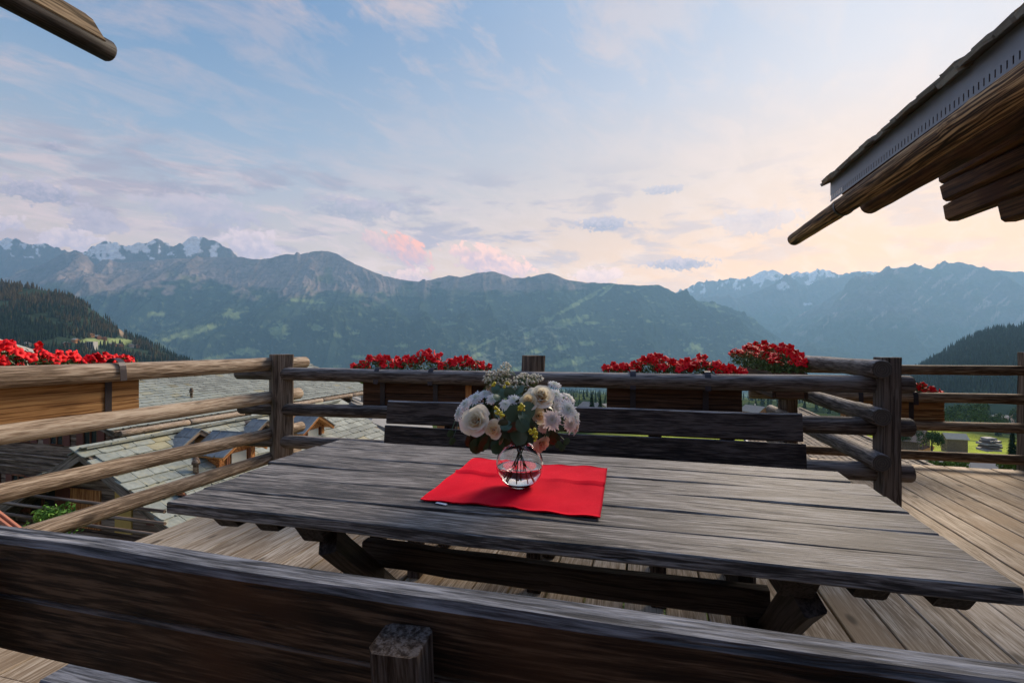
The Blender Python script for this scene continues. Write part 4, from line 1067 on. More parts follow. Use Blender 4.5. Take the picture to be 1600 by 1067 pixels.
# the larger chalet behind it
apexA = Vector((-20.6, 20.9, -.15)); rA = (.30, .954)
ca, uA, pA, DA, eRA, wA, zfA = big_chalet('large dark timber chalet behind with a wide grey slate roof and log gutter', apexA, rA, 17.5, 6.1, 1.9, 6.0, 1.2, (.42, .30), wall_in=1.0, scol=(.27, .29, .255))
NA = uA.cross(DA); NA = NA if NA.z > 0 else -NA
for i in range(6):
    a = eRA+uA*(.1+2.9*i)+pA*.10-Vector((0, 0, .10)); log('gutter', ca, a, a+uA*2.86, .12, M_RAILW, M_ENDL, rings=8, sides=10)
for s in (-4.6, -2.6, -.6, 1.4, 3.4):
    c = wA+pA*(s-.4); window(ca, (c.x, c.y, -5.0), -uA, .8, 1.1, fm=M_WALLR, shutter=M_RED)
    c = wA+pA*s; window(ca, (c.x, c.y, -2.5), -uA, .8, 1.0, fm=M_WALLR, shutter=M_RED)
    c = c-uA*.35+pA*1.0; lumber('wall_post', ca, Vector((c.x, c.y, -6)), Vector((c.x, c.y, -1.0)), .22, .2, M_RAILW)
for z in (-3.25, -3.5, -3.75):
    a = wA-pA*5.2-uA*1.0; b = wA+pA*4.6-uA*1.0; log('balcony_rail', ca, Vector((a.x, a.y, z)), Vector((b.x, b.y, z)), .045, M_WALLW, None, rings=8, sides=8)
vent(ca, hit(299, 622, apexA, NA), .5)
# brown shingle roof on the right, beyond the side fence
u2 = Vector((.265, 1, 0)).normalized(); p2_ = Vector((u2.y, -u2.x, 0))
rr0 = Vector((11.9, 10.5, -2.7))
cc_ = thing('chalet', (11, 14, -10), 'brown shingle roofed chalet seen through the side fence', 'house')
e0_ = rr0-p2_*3.4+Vector((0, 0, -1.55)); e1_ = rr0+p2_*4+Vector((0, 0, -1.9)); LL = 21.
M_SHB = slate_mat('brown_shingle', C(.14, .095, .06), C(.20, .145, .095), C(.26, .20, .14)); SLM[M_SHB.name] = [slate_mesh(i, M_SHB) for i in range(5)]
rfc = quadbox('roof', cc_, rr0, rr0+u2*LL, e0_+u2*LL, e0_, .12, M_BARGE); quadbox('roof', cc_, rr0, e1_, e1_+u2*LL, rr0+u2*LL, .12, M_BARGE)
slates(rfc, rr0, u2, (e0_-rr0).normalized(), LL, (e0_-rr0).length, .16, .15, M_SHB, 0, (.21, .15, .10), th=.015, seed=4)
slates(rfc, rr0, u2, (e1_-rr0).normalized(), LL, (e1_-rr0).length, .2, .18, M_SHB, 0, (.21, .15, .10), th=.015, seed=5)
lumber('gutter', cc_, e0_-p2_*.08, e0_-p2_*.08+u2*LL, .12, .12, M_ZINC)
wv = [rr0+u2*1-p2_*2.8, rr0+u2*1+p2_*3.4, rr0+u2*(LL-1)+p2_*3.4, rr0+u2*(LL-1)-p2_*2.8]
inv = WM[cc_].inverted()
me = mesh('wall', [inv @ Vector((v.x, v.y, z)) for z in (-10.5, -4.35) for v in wv], [(0, 1, 5, 4), (1, 2, 6, 5), (2, 3, 7, 6), (3, 0, 4, 7)], (M_WALLR,)); bpy_fix(me); link('wall', me, cc_, WM[cc_].copy())

# the white chimney with its slate cap beyond the right fence
pch = P(1546, 700, 11.0)
ch = thing('chimney', (pch.x, pch.y, -7.5), 'white chimney with layered grey cap beyond the far right fence', 'chimney')
lumber('shaft', ch, (pch.x, pch.y, -7.6), (pch.x, pch.y, pch.z-.05), .26, .26, M_STONE, bev=.01, wob=.001)
for i, (w, z) in enumerate(((.30, -.02), (.28, .04), (.30, .10), (.26, .16), (.20, .21))):
    lumber('cap_stone', ch, (pch.x-w/2, pch.y+.03*(-1)**i, pch.z+z), (pch.x+w/2, pch.y, pch.z+z), w, .045, M_SLATED if i % 2 else M_STONE, bev=.012, wob=.004)

# ------------------------------------------------------------------ village houses, barns
def house(label, x, y, zr, yaw, w, l, roofh, rooft, wallc, group=None, gnd=None, cat='house', name='village_house', over=.6, win=2, rdark=M_SLATED, gable=None):
    """zr: height of the ridge; walls go down to the slope"""
    g0 = gz(x, y) if gnd is None else gnd
    ze = zr-roofh; zb = min(g0, ze-2.2)-1.0
    t = thing(name, (x, y, zb), label, cat, group, rz=yaw)
    M0 = WM[t]
    hw, hl = w/2, l/2
    wallh = ze-zb+over*roofh/(hw+over)
    q = [(-hw, -hl, 0), (hw, -hl, 0), (hw, hl, 0), (-hw, hl, 0), (-hw, -hl, wallh), (hw, -hl, wallh), (hw, hl, wallh), (-hw, hl, wallh), (0, -hl, zr-zb-.1), (0, hl, zr-zb-.1)]
    me = mesh('wall', q, [(0, 1, 5, 8, 4), (1, 2, 6, 5), (2, 3, 7, 9, 6), (3, 0, 4, 7)], (wallc,)); bpy_fix(me); wl = link('wall', me, t, M0.copy())
    H = zr-zb; ho = hw+over; lo = hl+over; e = ze-zb
    V = [(0, -lo, H), (0, lo, H), (ho, lo, e), (ho, -lo, e), (-ho, lo, e), (-ho, -lo, e)]; V += [(a, b, c-.25) for a, b, c in V]
    F = [(0, 3, 2, 1), (0, 1, 4, 5), (6, 7, 8, 9), (6, 11, 10, 7), (0, 6, 9, 3), (3, 9, 8, 2), (2, 8, 7, 1), (1, 7, 10, 4), (4, 10, 11, 5), (5, 11, 6, 0)]
    me = mesh('roof', V, F, (rooft,)); bpy_fix(me); rf = link('roof', me, t, M0.copy())
    cx = hw*.4
    V = [(cx+a, hl*.3+b, c) for c in (H-roofh*.5, H+.7) for a, b in ((-.3, -.3), (.3, -.3), (.3, .3), (-.3, .3))]
    if w > 5.2:
     me = mesh('chimney', V, [(0, 1, 5, 4), (1, 2, 6, 5), (2, 3, 7, 6), (3, 0, 4, 7), (4, 5, 6, 7)], (M_STONE,)); link('chimney', me, rf, M0.copy())
    for fl in range(win):
        zc = e-1.3-2.6*fl+(.0 if fl else 0)
        for k in (-1, 0, 1):
            if zc < .8: continue
            for sy in (-1, 1):
                M = M0 @ Matrix.Translation((k*hw*.6, sy*(hl+.03), zc))
                me = mesh('window', [(-.5, -.03, -.6), (.5, -.03, -.6), (.5, -.03, .6), (-.5, -.03, .6), (-.5, .03, -.6), (.5, .03, -.6), (.5, .03, .6), (-.5, .03, .6)], [(0, 1, 2, 3), (7, 6, 5, 4), (0, 4, 5, 1), (1, 5, 6, 2), (2, 6, 7, 3), (3, 7, 4, 0)], (M_GLASS,)) if 'WINM' not in globals() else WINM
                globals()['WINM'] = me
                link('window', me, t, M)
        if fl == 0:
            for sy in (-1, 1):
                V = [(x_, sy*(hl+o_), z_) for z_ in (e-2.9, e-2.0) for x_, o_ in ((-hw, .05), (hw, .05), (hw, 1.0), (-hw, 1.0))]
                if e-2.9 > .3:
                    me = mesh('balcony', V, [(0, 1, 2, 3), (1, 5, 6, 2), (2, 6, 7, 3), (3, 7, 4, 0)], (M_ORANGE if wallc is not M_ORANGE else M_WALLR,)); link('balcony', me, t, M0.copy())
    return t
M_RG = plain('grey_roof', C(.20, .20, .20), .8, 1.5, .3, bump=.5)
M_RP = plain('pale_roof', C(.36, .33, .28), .8, 1.5, .3, bump=.5)
M_RB = plain('brown_roof', C(.16, .11, .085), .8, 1.5, .3, bump=.5)
def hp(px, py, d): q = P(px, py, d); return q.x, q.y, q.z
H_ = [('grey roofed house with pale walls between two bushy trees', 472, 601, 62, .5, 9, 8, 2.2, M_RG, M_STONE),
      ('house with broad pale stone roof seen between the left rails', 523, 606, 52, 1.2, 9, 8, 2.4, M_RP, M_STONE),
      ('orange larch house at the left end of the dark planter', 545, 597, 70, .4, 7, 8, 2.4, M_RB, M_ORANGE),
      ('small dark roofed house behind the broad pale roof', 505, 599, 85, .9, 8, 9, 2.2, M_RG, M_WALLR),
      ('grey roofed house right below the orange larch house', 545, 619, 36, .35, 6, 6, 1.8, M_RG, M_STONE),
      ('red brown wooden house below the dark planter', 590, 640, 31, .18, 5.5, 8, 1.5, M_RG, M_WALLR),
      ('low house with weathered grey roof at the meadow edge', 1418, 668, 150, .6, 9, 8, 3, M_RB, M_WALLW),
      ('dark slate roof just under the far fence beside the chimney', 1500, 716, 26, 1.25, 3.2, 4.5, .9, M_RG, M_WALLW)]
for (lb, px, py, d, yaw, w, l, rh, rm, wm) in H_:
    x, y, z = hp(px, py, d); house(lb, x, y, z, yaw, w, l, rh, rm, wm)
x, y, z = hp(1491, 676, 213); house('small wooden barn with pale grey roof on the bright meadow', x, y, z, 1.25, 5.2, 7, 2., M_RP, M_WALLW, cat='barn', name='barn', win=0, over=.5)
x, y, z = hp(-62, 519, 45); house('grey metal roof poking above the petunias at the left edge', x, y, z-.2, .3, 7, 6, 1.6, M_RP, M_STONE)
VL = ['white valley house farthest left in the village beyond the meadow', 'brown valley house between two white ones beyond the meadow', 'lowest white valley house beyond the meadow', 'orange valley house against the right fence post', 'brown valley house nearest the meadow edge', 'white valley house half hidden by the right fence post',
 'white house below the two spruce tips behind the far bench', 'brown house right of the two spruce tips behind the far bench', 'white house behind the left end of the planter on the side fence', 'brown house under the planter on the side fence', 'orange house behind the bouquet below the back rail', 'brown house left of the corner post below the spruces', 'white valley house above the low meadow trees', 'orange house behind the brown shingle roof']
r = random.Random(12)
for i, (px, py, d, kind) in enumerate([(1562, 648, 430, 0), (1582, 652, 420, 1), (1575, 660, 400, 0), (1598, 646, 440, 2), (1566, 658, 380, 1), (1612, 655, 420, 0), (925, 628, 260, 0), (940, 630, 300, 1), (1148, 628, 330, 0), (1180, 633, 280, 1),
                                       (700, 636, 240, 2), (480, 590+20, 180, 1), (1465, 650, 470, 0), (1240, 640, 320, 2)]):
    x, y, z = hp(px, py, d); wm = (M_STONE, M_WALLR, M_ORANGE)[kind]
    house(VL[i], x, y, max(z, gz(x, y)+5), r.uniform(0, 3), 10, 11, 3, r.choice((M_RG, M_RB, M_RP)), wm, 'far houses of the valley village', win=1)
# hamlet at the foot of the wooded hill
HY = [541, 526, 529, 531, 541, 542, 542, 543, 535, 541, 541]
def solve_d(px, py):
    dd = np.linspace(600, 1390, 800); s = (px-800)/800; z = HE(np.full(800, s), dd); yy = 533-(z-CZ)/dd*800
    return float(dd[np.argmin(np.abs(yy-py))])
for i, (px, d, w, kind, lb) in enumerate([(103, 900, 12, 1, 'red brown hamlet house left of the white apartment block'), (141, 960, 11, 2, 'orange hamlet house uphill of the apartment block'), (152, 985, 10, 1, 'brown hamlet house at the upper edge of the clearing'),
                                      (163, 940, 9, 2, 'small orange hamlet house in the middle of the clearing'), (176, 900, 11, 2, 'orange hamlet house at the right of the clearing'), (187, 890, 11, 1, 'twin brown hamlet house beside the orange one'),
                                      (205, 905, 10, 0, 'pale hamlet house at the right end of the clearing'), (213, 915, 9, 1, 'last brown hamlet house next to the trees'), (118, 960, 9, 2, 'orange hamlet house among the spruces'), (60, 850, 10, 1, 'brown hamlet house above the petunias'), (42, 840, 9, 0, 'pale hamlet house above the petunias')]):
    s = (px-800)/800; d = solve_d(px, HY[i]); z = float(HE(np.array([s]), np.array([float(d)]))[0]); house(lb, s*d, d, z+8.5, .8+.3*(i % 3), w, w, 2.6, (M_RP, M_RB)[i % 2], (M_STONE, M_WALLR, M_ORANGE)[kind], gnd=z, win=1)
s = (134-800)/800; d = solve_d(134, 544); z = float(HE(np.array([s]), np.array([float(d)]))[0])
ab = thing('apartment_block', (s*d, d, z-1), 'white apartment block among trees on the left hillside', 'building')
for k in range(2):
    x0 = s*d-14+k*15; struct_V = box_mesh('wall', x0, x0+13, d, d+11, z-3, z+11+2*k, M_STONE); inv = WM[ab].inverted()
    for v in struct_V.vertices: v.co = inv @ v.co
    bpy_fix(struct_V); link('wall', struct_V, ab, WM[ab].copy())
    for c_ in range(3):
        me = box_mesh('balcony', x0+1.2+c_*4, x0+3.6+c_*4, d-.6, d-.02, z-1, z+10+2*k, M_GLASS)
        for v in me.vertices: v.co = inv @ v.co
        bpy_fix(me); link('window_strip', me, ab, WM[ab].copy())

# ------------------------------------------------------------------ our own house: eaves and gutters over the terrace
def EV(d, off=0., zr=0.): return Vector((2.57+off+.25*d, d-off*.25, CZ+zr))
uE = Vector((.25, 1, 0)).normalized(); pE = Vector((uE.y, -uE.x, 0))
hs = thing('log_house', EV(4, 1.4, -CZ), 'log house on the right with slate eave, perforated metal strip and log gutter', 'house')
# perforated zinc strip with real slots
inv = WM[hs].inverted(); V = []; F = []
def bx8(a0, a1, z0, z1, th_=.004, base=0.):
    o = len(V)
    for a in (a0, a1):
        for e in (-th_/2, th_/2):
            for z in (z0, z1):
                V.append(inv @ (EV(0, 0, z)+uE*a+pE*(e+base)))
    F.extend([(o, o+1, o+3, o+2), (o+4, o+6, o+7, o+5), (o, o+4, o+5, o+1), (o+2, o+3, o+7, o+6), (o, o+2, o+6, o+4), (o+1, o+5, o+7, o+3)])
A0, A1 = .6, 7.12
bx8(A0, A1, 1.965, 2.15); bx8(A0, A1, 1.88, 1.905)
a = A0
while a < A1-.06: bx8(a, a+.046, 1.905, 1.965, .0038); a += .062
me = mesh('perforated_strip', V, F, (M_ZINC,)); bpy_fix(me); link('perforated_strip', me, hs, WM[hs].copy())
lumber('fascia', hs, EV(0, .10, 2.0)+uE*.6, EV(0, .10, 2.0)+uE*6.95, .05, .16, M_SOFFIT)
M_EDGE = slate_mat('mossy_edge_slate', C(.17, .15, .125), C(.26, .24, .205), C(.30, .17, .07)); SLM[M_EDGE.name] = [slate_mesh(i, M_EDGE) for i in range(5)]
# slate edge: courses of thick slates
SLOPE = Vector((pE.x, pE.y, .42)).normalized()
er = random.Random(5)
roofp = quadbox('roof', hs, EV(0, .03, 2.14)+uE*.5, EV(0, .03, 2.14)+uE*7.12, EV(0, 0, 2.125)+uE*7.15+SLOPE*4.5, EV(0, 0, 2.125)+uE*.5+SLOPE*4.5, .03, M_EDGE)
for j, (off, zz) in enumerate(((-.085, 2.135), (-.06, 2.165), (-.02, 2.20), (.10, 2.25), (.30, 2.33), (.5, 2.40), (.7, 2.48), (.9, 2.56))):
    a = .5
    while a < 7.15:
        w = er.uniform(.18, .42); w = min(w, 7.19-a)
        p = EV(0, off+er.uniform(-.02, .02), zz+er.uniform(-.004, .012))+uE*(a+w/2)+SLOPE*.16
        Dd = -SLOPE; Dd = (Dd+Vector((0, 0, er.uniform(-.03, .03)))).normalized()
        B = Matrix((uE, Dd, uE.cross(Dd))).transposed()
        M = B.to_4x4() @ Matrix.Diagonal((w*.97, .36, er.uniform(.026, .05), 1)); M.translation = p
        link('slate', SLM[M_EDGE.name][er.randrange(5)], roofp, M)
        a += w
# underside boards
for k in range(15):
    o = .16+k*.24
    a_ = EV(0, 0, 2.06)+uE*.5+SLOPE*o; lumber('soffit_board', hs, a_, a_+uE*(6.62-.02*(k % 3)), .225, .03, M_SOFFIT, up=(-pE.x*.42, -pE.y*.42, 1), wob=.003, segs=6)
# log gutter
gt = log('gutter', hs, EV(0, -.05, 1.70)+uE*.4, EV(0, -.05, 1.665)+uE*8.62, .145, M_GUTTER, M_END, .098, rings=60, sides=26, wob=.01, bump=.04, flat=.25)
V = []; F = []; K = 24
sp_ = EV(0, -.05, 1.672)+uE*6.5
for (a, rr) in ((-.025, .122), (.025, .122), (.025, .112), (-.025, .112)):
    for k in range(K):
        an = R(-200)+R(220)*k/(K-1); V.append(inv @ (sp_+uE*a+pE*math.cos(an)*rr*.98+Vector((0, 0, math.sin(an)*rr*.98))))
for j in range(4):
    for k in range(K-1): F.append((j*K+k, j*K+k+1, ((j+1) % 4)*K+k+1, ((j+1) % 4)*K+k))
me = mesh('strap', V, F, (M_IRON,)); bpy_fix(me); link('strap', me, gt, WM[hs].copy())
# beams and the stepped log ends of the wall
log('beam', hs, EV(0, .42, 1.80)+uE*.4, EV(0, .42, 1.80)+uE*7.05, .125, M_SOFFIT, M_END, rings=30, sides=18)
log('beam', hs, EV(0, .80, 2.05)+uE*.4, EV(0, .80, 2.05)+uE*6.9, .13, M_GUTTER, M_END, rings=30, sides=18)
rows = [(2.22, 6.9), (1.96, 6.85), (1.69, 6.78), (1.43, 5.78), (1.17, 5.36), (.92, 5.33), (.66, 5.22), (.40, 5.22), (.14, 5.34), (-.12, 5.2), (-.38, 5.2), (-.64, 5.2), (-.90, 5.2), (-1.15, 5.2)]
for z, dend in rows:
    lumber('wall_log', hs, EV(0, 1.42, z)+uE*1.0, EV(0, 1.42, z)+uE*(dend*1.031+.30), .17, .25, M_SOFFIT, bev=.035, wob=.008, segs=24, cham1=rng.uniform(.03, .09))
# back wall of the house behind the viewer
hb = thing('house_wall', (.5, -2.3, 0), 'dark log house wall closing the terrace behind the viewer', 'wall')
for k in range(12): log('wall_log', hb, (-3.4, -2.3, .13+.25*k), (4.8, -2.3, .13+.25*k), .13, M_SOFFIT, M_END, rings=10, sides=10)
# gutter of the left eave, hanging into the upper left of the view
gtip = P(160, 84, 3.5); gs = gtip-DIR*5.2
lg = thing('log_gutter', gs, 'hollowed log gutter with slanted end above the left fence', 'gutter')
lumber('trough', lg, gs+Vector((0, 0, .11)), gtip+Vector((0, 0, .11))-DIR*.14, .15, .15, M_GUTTERL, bev=.03, wob=.004, cham1=-.14, segs=24)
log('gutter_bottom', lg, gs+Vector((-.01, 0, .045)), gtip+Vector((-.01, 0, .045))+DIR*.06, .072, M_DARK, M_END, rings=20, sides=16, bump=.02)
# ================================================================== TREES AND BUSHES
M_BARK = plain('bark', C(.06, .045, .035), .9, 8, .3)
def leafy(label, x, y, zb, h, w, seed, cols, name='tree', cat='tree', n=2600, ls=.28, group=None, trunk=True):
    r = random.Random(seed); t = thing(name, (x, y, zb), label, cat, group)
    if trunk:
        V = []; F = []
        for (z, q) in ((-.5, .05), (h*.3, .035), (h*.7, .015)):
            for k in range(6): V.append((q*w*math.cos(k*1.047), q*w*math.sin(k*1.047), z))
        for j in range(2):
            for k in range(6): F.append((j*6+k, j*6+(k+1) % 6, j*6+6+(k+1) % 6, j*6+6+k))
        link('trunk', mesh('trunk', V, F, (M_BARK,)), t, WM[t].copy())
    blobs = [(Vector((r.gauss(0, w*.22), r.gauss(0, w*.22), h*r.uniform(.3, .88))), w*r.uniform(.14, .30)) for _ in range(13)]
    V = []; F = []; Cc = []
    for i in range(n):
        c, rad = blobs[r.randrange(13)]; d = Vector((r.gauss(0, 1), r.gauss(0, 1), r.gauss(0, .8))).normalized()*rad*r.uniform(.55, 1.08)
        p = c+d; nn = (d.normalized()+Vector((r.gauss(0, .5), r.gauss(0, .5), r.gauss(0, .5)))).normalized(); u_ = nn.orthogonal().normalized(); v_ = nn.cross(u_); s = ls*r.uniform(.5, 1.3); o = len(V)
        V += [p-u_*s, p+v_*s*.6, p+u_*s, p-v_*s*.6]; F.append((o, o+1, o+2, o+3))
        cc = Vector(cols[0]).lerp(Vector(cols[1]), r.random()); Cc += [tuple(cc)]*4
    me = np_mesh('crown', [tuple(v) for v in V], F, mtree, False, np.array(Cc)); link('crown', me, t, WM[t].copy())
    return t
def spruce(label, x, y, zb, h, seed, col=(.02, .045, .022), group=None, name='spruce_tree', slim=.2, n=900):
    r = random.Random(seed); t = thing(name, (x, y, zb), label, 'tree', group)
    V = []; F = []
    for (z, q) in ((-.5, .016), (h*.97, .003)):
        for k in range(6): V.append((q*h*math.cos(k*1.047), q*h*math.sin(k*1.047), z))
    for k in range(6): F.append((k, (k+1) % 6, 6+(k+1) % 6, 6+k))
    link('trunk', mesh('trunk', V, F, (M_BARK,)), t, WM[t].copy())
    V = []; F = []; Cc = []
    for i in range(n):
        q = r.random()**1.4; z = h*(.08+.9*q); R_ = h*slim*(1-q)**.85*r.uniform(.6, 1.15)+.02*h*(1-q); a = r.uniform(0, 6.283); wd = h*.022*r.uniform(.7, 1.5)
        c, s = math.cos(a), math.sin(a); o = len(V)
        V += [(0, 0, z+R_*.15), (c*R_*.6-s*wd, s*R_*.6+c*wd, z-R_*.1), (c*R_, s*R_, z-R_*.28), (c*R_*.6+s*wd, s*R_*.6-c*wd, z-R_*.1)]; F.append((o, o+1, o+2, o+3))
        k = r.uniform(.6, 1.5); Cc += [(col[0]*k, col[1]*k, col[2]*k)]*4
    link('crown', np_mesh('crown', V, F, mtree, False, np.array(Cc)), t, WM[t].copy())
    return t
GREENS = ((.025, .055, .02), (.085, .14, .04)); BRIGHT = ((.06, .12, .02), (.16, .24, .05))
def at_(px, py, d): q = P(px, py, d); return q.x, q.y, q.z
for (lb, px, py, d, h, w, cols, sd) in [('round bright green bush right below the red brown house', 598, 690, 30, 1.6, 2.0, BRIGHT, 1), ('bushy dark tree left of the grey roofed house', 474, 618, 75, 2.2, 3, GREENS, 2), ('leafy tree between the village roofs', 532, 612, 66, 1.6, 2.2, GREENS, 3),
                                         ('bright shrub in front of the broad pale roof', 548, 622, 48, 2.2, 3, BRIGHT, 4), ('green shrub at the pale house wall', 507, 633, 46, 1.6, 2.6, BRIGHT, 5), ('spreading dark green tree at the meadow edge', 1456, 701, 120, 4.0, 4.6, GREENS, 6),
                                         ('wide rounded tree at the far end of the meadow', 1530, 664, 300, 13, 18, GREENS, 7), ('smaller rounded tree right of the wide one', 1560, 672, 300, 9, 12, GREENS, 8), ('low tree left of the wide rounded tree', 1490, 660, 330, 12, 14, GREENS, 9),
                                         ('bright green shrub beside the white chimney', 1592, 748, 22, 1.0, 1.0, BRIGHT, 10), ('bright green shrub under the dark slate roof', 1474, 745, 24, .8, 1.2, BRIGHT, 11), ('shrub behind the flower box end', 1405, 690, 130, 3, 4, GREENS, 12),
                                         ('rounded tree behind the valley houses', 1600, 668, 380, 15, 16, GREENS, 13), ('tree above the right fence post', 1440, 655, 400, 14, 20, GREENS, 14)]:
    x, y, z = at_(px, py, d); leafy(lb, x, y, z, h, w, sd, cols, 'shrub' if 'shrub' in lb or 'bush ' in lb else 'tree', 'shrub' if 'shrub' in lb or 'bush ' in lb else 'tree', ls=.035*w+.02, trunk=d > 28)
for (lb, px, py, d, h, sd) in [('dark spruce between the village roofs', 494, 621, 70, 2.4, 1), ('slim young conifer right of the white chimney', 1582, 722, 60, 4.6, 2), ('small spruce left of the dark spruce', 484, 618, 90, 2.0, 3),
                               ('spruce tip behind the far bench', 925, 640, 150, 5.5, 5), ('tall spruce tip right of the flower stems', 938, 640, 140, 4.6, 6)]:
    x, y, z = at_(px, py, d); spruce(lb, x, y, z, h, sd, slim=.16 if 'slim' in lb else .2)
# belts of trees on the valley slope
r = np.random.RandomState(8)
def gfz(s, d): return ground_z(s*d, d)
wood_mass('valley_trees', 'belts of dark trees on the slope below the village', gfz, -.75, 1.05, 330, 3000, 9000, 9, 17, lambda X, d, z, px, py, r: (fbm(X/90., d/90., 5, 55) > .50) & ~(((X-200)/150)**2+((d-215)/95)**2 < 1.0), 9, lambda X, d, z, r: np.array([.022, .042, .022])*(.8+.8*r.rand(len(X), 1)))
# trough with a young fir on the balcony, lower left
x, y, z = at_(42, 852, 5.6)
pt_ = thing('planter_trough', (x, y, z-.3), 'terracotta trough with pink rim at the lower left', 'planter')
mter = plain('terracotta', C(.45, .16, .09), .7, 12, .15)
for k, o in enumerate((0, .12)):
    lumber('rim', pt_, P(-60, 768, 5.4)+Vector((o, o*.2, -o*.4)), P(66, 862, 5.2)+Vector((o, o*.2, -o*.4)), .035, .04, mter)
lumber('trough_wall', pt_, P(-60, 790, 5.5)-Vector((0, 0, .06)), P(66, 884, 5.3)-Vector((0, 0, .06)), .03, .22, mter)
leafy('feathery light green shrub in the terracotta trough', x+.02, y+.25, z-.08, .40, .50, 21, ((.07, .16, .03), (.16, .32, .07)), 'shrub', 'shrub', n=900, ls=.022, trunk=True)

# ================================================================== VASE AND BOUQUET
mg, g = newmat('clear_glass')
finish(g, C(.98, .99, .99), .0, **{'Transmission Weight': 1.0, 'IOR': 1.47})
mw, g = newmat('vase_water')
finish(g, C(.97, .99, .985), .0, **{'Transmission Weight': 1.0, 'IOR': 1.33})
VB = tpx(812, 764); VB.z = ZT+.0095
vase = thing('vase', VB, 'round clear glass vase half full of water on the red mat', 'vase')
def lathe(name, prof, mat, parent, K=64, M=None):
    V = []; F = []
    for (r_, z) in prof:
        for k in range(K): V.append((r_*math.cos(2*math.pi*k/K), r_*math.sin(2*math.pi*k/K), z))
    for j in range(len(prof)-1):
        for k in range(K):
            a = j*K+k; b = j*K+(k+1) % K; F.append((a, b, b+K, a+K))
    me = mesh(name, V, F, (mat,), smooth=True); bm = bmesh.new(); bm.from_mesh(me); bmesh.ops.remove_doubles(bm, verts=bm.verts[:], dist=1e-5); bmesh.ops.recalc_face_normals(bm, faces=bm.faces[:]); bm.to_mesh(me); bm.free()
    me.polygons.foreach_set('use_smooth', [True]*len(me.polygons))
    return link(name, me, parent, M if M is not None else WM[parent].copy())
RV, HV = .0885, .180
def vr_(z, R_=RV, zc=.084): return math.sqrt(max(0, R_*R_-(z-zc)**2*1.02))
out = [(0, .0), (.020, .0), (.034, .0015)]+[(vr_(z), z) for z in np.linspace(.008, .165, 22)]+[(vr_(.165)-.001, .1725), (vr_(.165)-.002, .1755)]
inn = [(vr_(.165)-.0045, .1745), (vr_(.165)-.0042, .165)]+[(max(.0, vr_(z)-.0042), z) for z in np.linspace(.158, .016, 20)]+[(.022, .0125), (0, .012)]
lathe('glass', out+inn, mg, vase)
wl_ = .078
wat = [(0, .0128), (.020, .0133)]+[(max(0, vr_(z)-.0046), z) for z in np.linspace(.0175, wl_, 14)]+[(vr_(wl_)-.012, wl_-.0008), (0, wl_-.0008)]
lathe('water', wat, mw, vase)

bq = thing('bouquet', VB+Vector((0, 0, .17)), 'bouquet of white chrysanthemums, cream roses and eucalyptus in the glass vase', 'flowers')
def pmat(name, a, b, c, trans=.42):
    m, g = newmat(name)
    tc = g.n('ShaderNodeTexCoord').outputs['Object']; ln = g.vmath('LENGTH', tc).outputs[1]
    rn = g.noise(tc, 60, 3)
    f = g.n('ShaderNodeMapRange', {0: ln, 1: .004, 2: .036, 3: 0., 4: 1.}).outputs[0]
    col = g.ramp(g.math('ADD', f, g.math('MULTIPLY_ADD', rn, .3, -.15)), [(0, a), (.45, b), (1, c)])
    p = g.n('ShaderNodeBsdfPrincipled', {'Base Color': col, 'Roughness': .6, 'Specular IOR Level': .25})
    tr = g.n('ShaderNodeBsdfTranslucent', {0: col})
    g.n('ShaderNodeOutputMaterial', {0: g.n('ShaderNodeMixShader', {0: trans, 1: p.outputs[0], 2: tr.outputs[0]}).outputs[0]})
    return m
m_rose = pmat('cream_rose_petal', C(.80, .50, .20), C(.84, .70, .44), C(.86, .82, .70))
m_peach = pmat('peach_rose_petal', C(.80, .38, .20), C(.82, .52, .34), C(.84, .66, .50))
m_chry = pmat('chrysanthemum_petal', C(.55, .62, .18), C(.82, .83, .76), C(.86, .86, .86))
m_chryp = pmat('pinkish_chrysanthemum_petal', C(.66, .60, .34), C(.80, .72, .66), C(.86, .76, .74))
m_euc = plain('eucalyptus_leaf', C(.055, .105, .060), .45, 40, .35)
m_fol = plain('deep_green_leaf', C(.025, .06, .018), .4, 40, .4)
m_stem = plain('green_stem', C(.08, .14, .035), .5, 40, .3)
m_yel = plain('yellow_petal', C(.72, .58, .03), .5, 40, .2)
m_gyp = plain('gypsophila', C(.62, .58, .48), .8, 60, .3)
def petal_patch(V, F, base_r, length, width, open_, ang, curl, z0, n=5, m=5, ruff=.0, rr=None):
    o = len(V)
    for i in range(n+1):
        t = i/n; out_ = base_r+length*math.sin(open_)*t+curl*t**3*length; z = z0+length*math.cos(open_)*(t-.25*t*t*open_)-abs(curl)*t**4*length*.4
        w = width*(.35+.65*math.sin(math.pi*min(.5, .12+.5*t)))
        for j in range(m+1):
            q = j/m-.5; a = ang; 
            cup = (q*2)**2
            x_ = out_*(1-(.10+.22*t)*cup)+rr.gauss(0, ruff); y_ = q*w; zz = z+rr.gauss(0, ruff)-length*.30*t*t*cup
            V.append((x_*math.cos(a)-y_*math.sin(a), x_*math.sin(a)+y_*math.cos(a), zz))
    for i in range(n):
        for j in range(m):
            a = o+i*(m+1)+j; F.append((a, a+1, a+m+2, a+m+1))
def rose_mesh(R_, mat, seed, nP=26):
    r = random.Random(seed); V = []; F = []
    for k in range(nP):
        t = k/(nP-1); ang = k*2.39996+r.gauss(0, .12)
        petal_patch(V, F, R_*(.03+.28*t), R_*(.58+.30*t), R_*(.42+.95*t), .06+.98*t**1.3, ang, .02+.20*t**2, R_*(.12-.32*t), ruff=R_*.010, rr=r)
    return mesh('rose', V, F, (mat,), smooth=True)
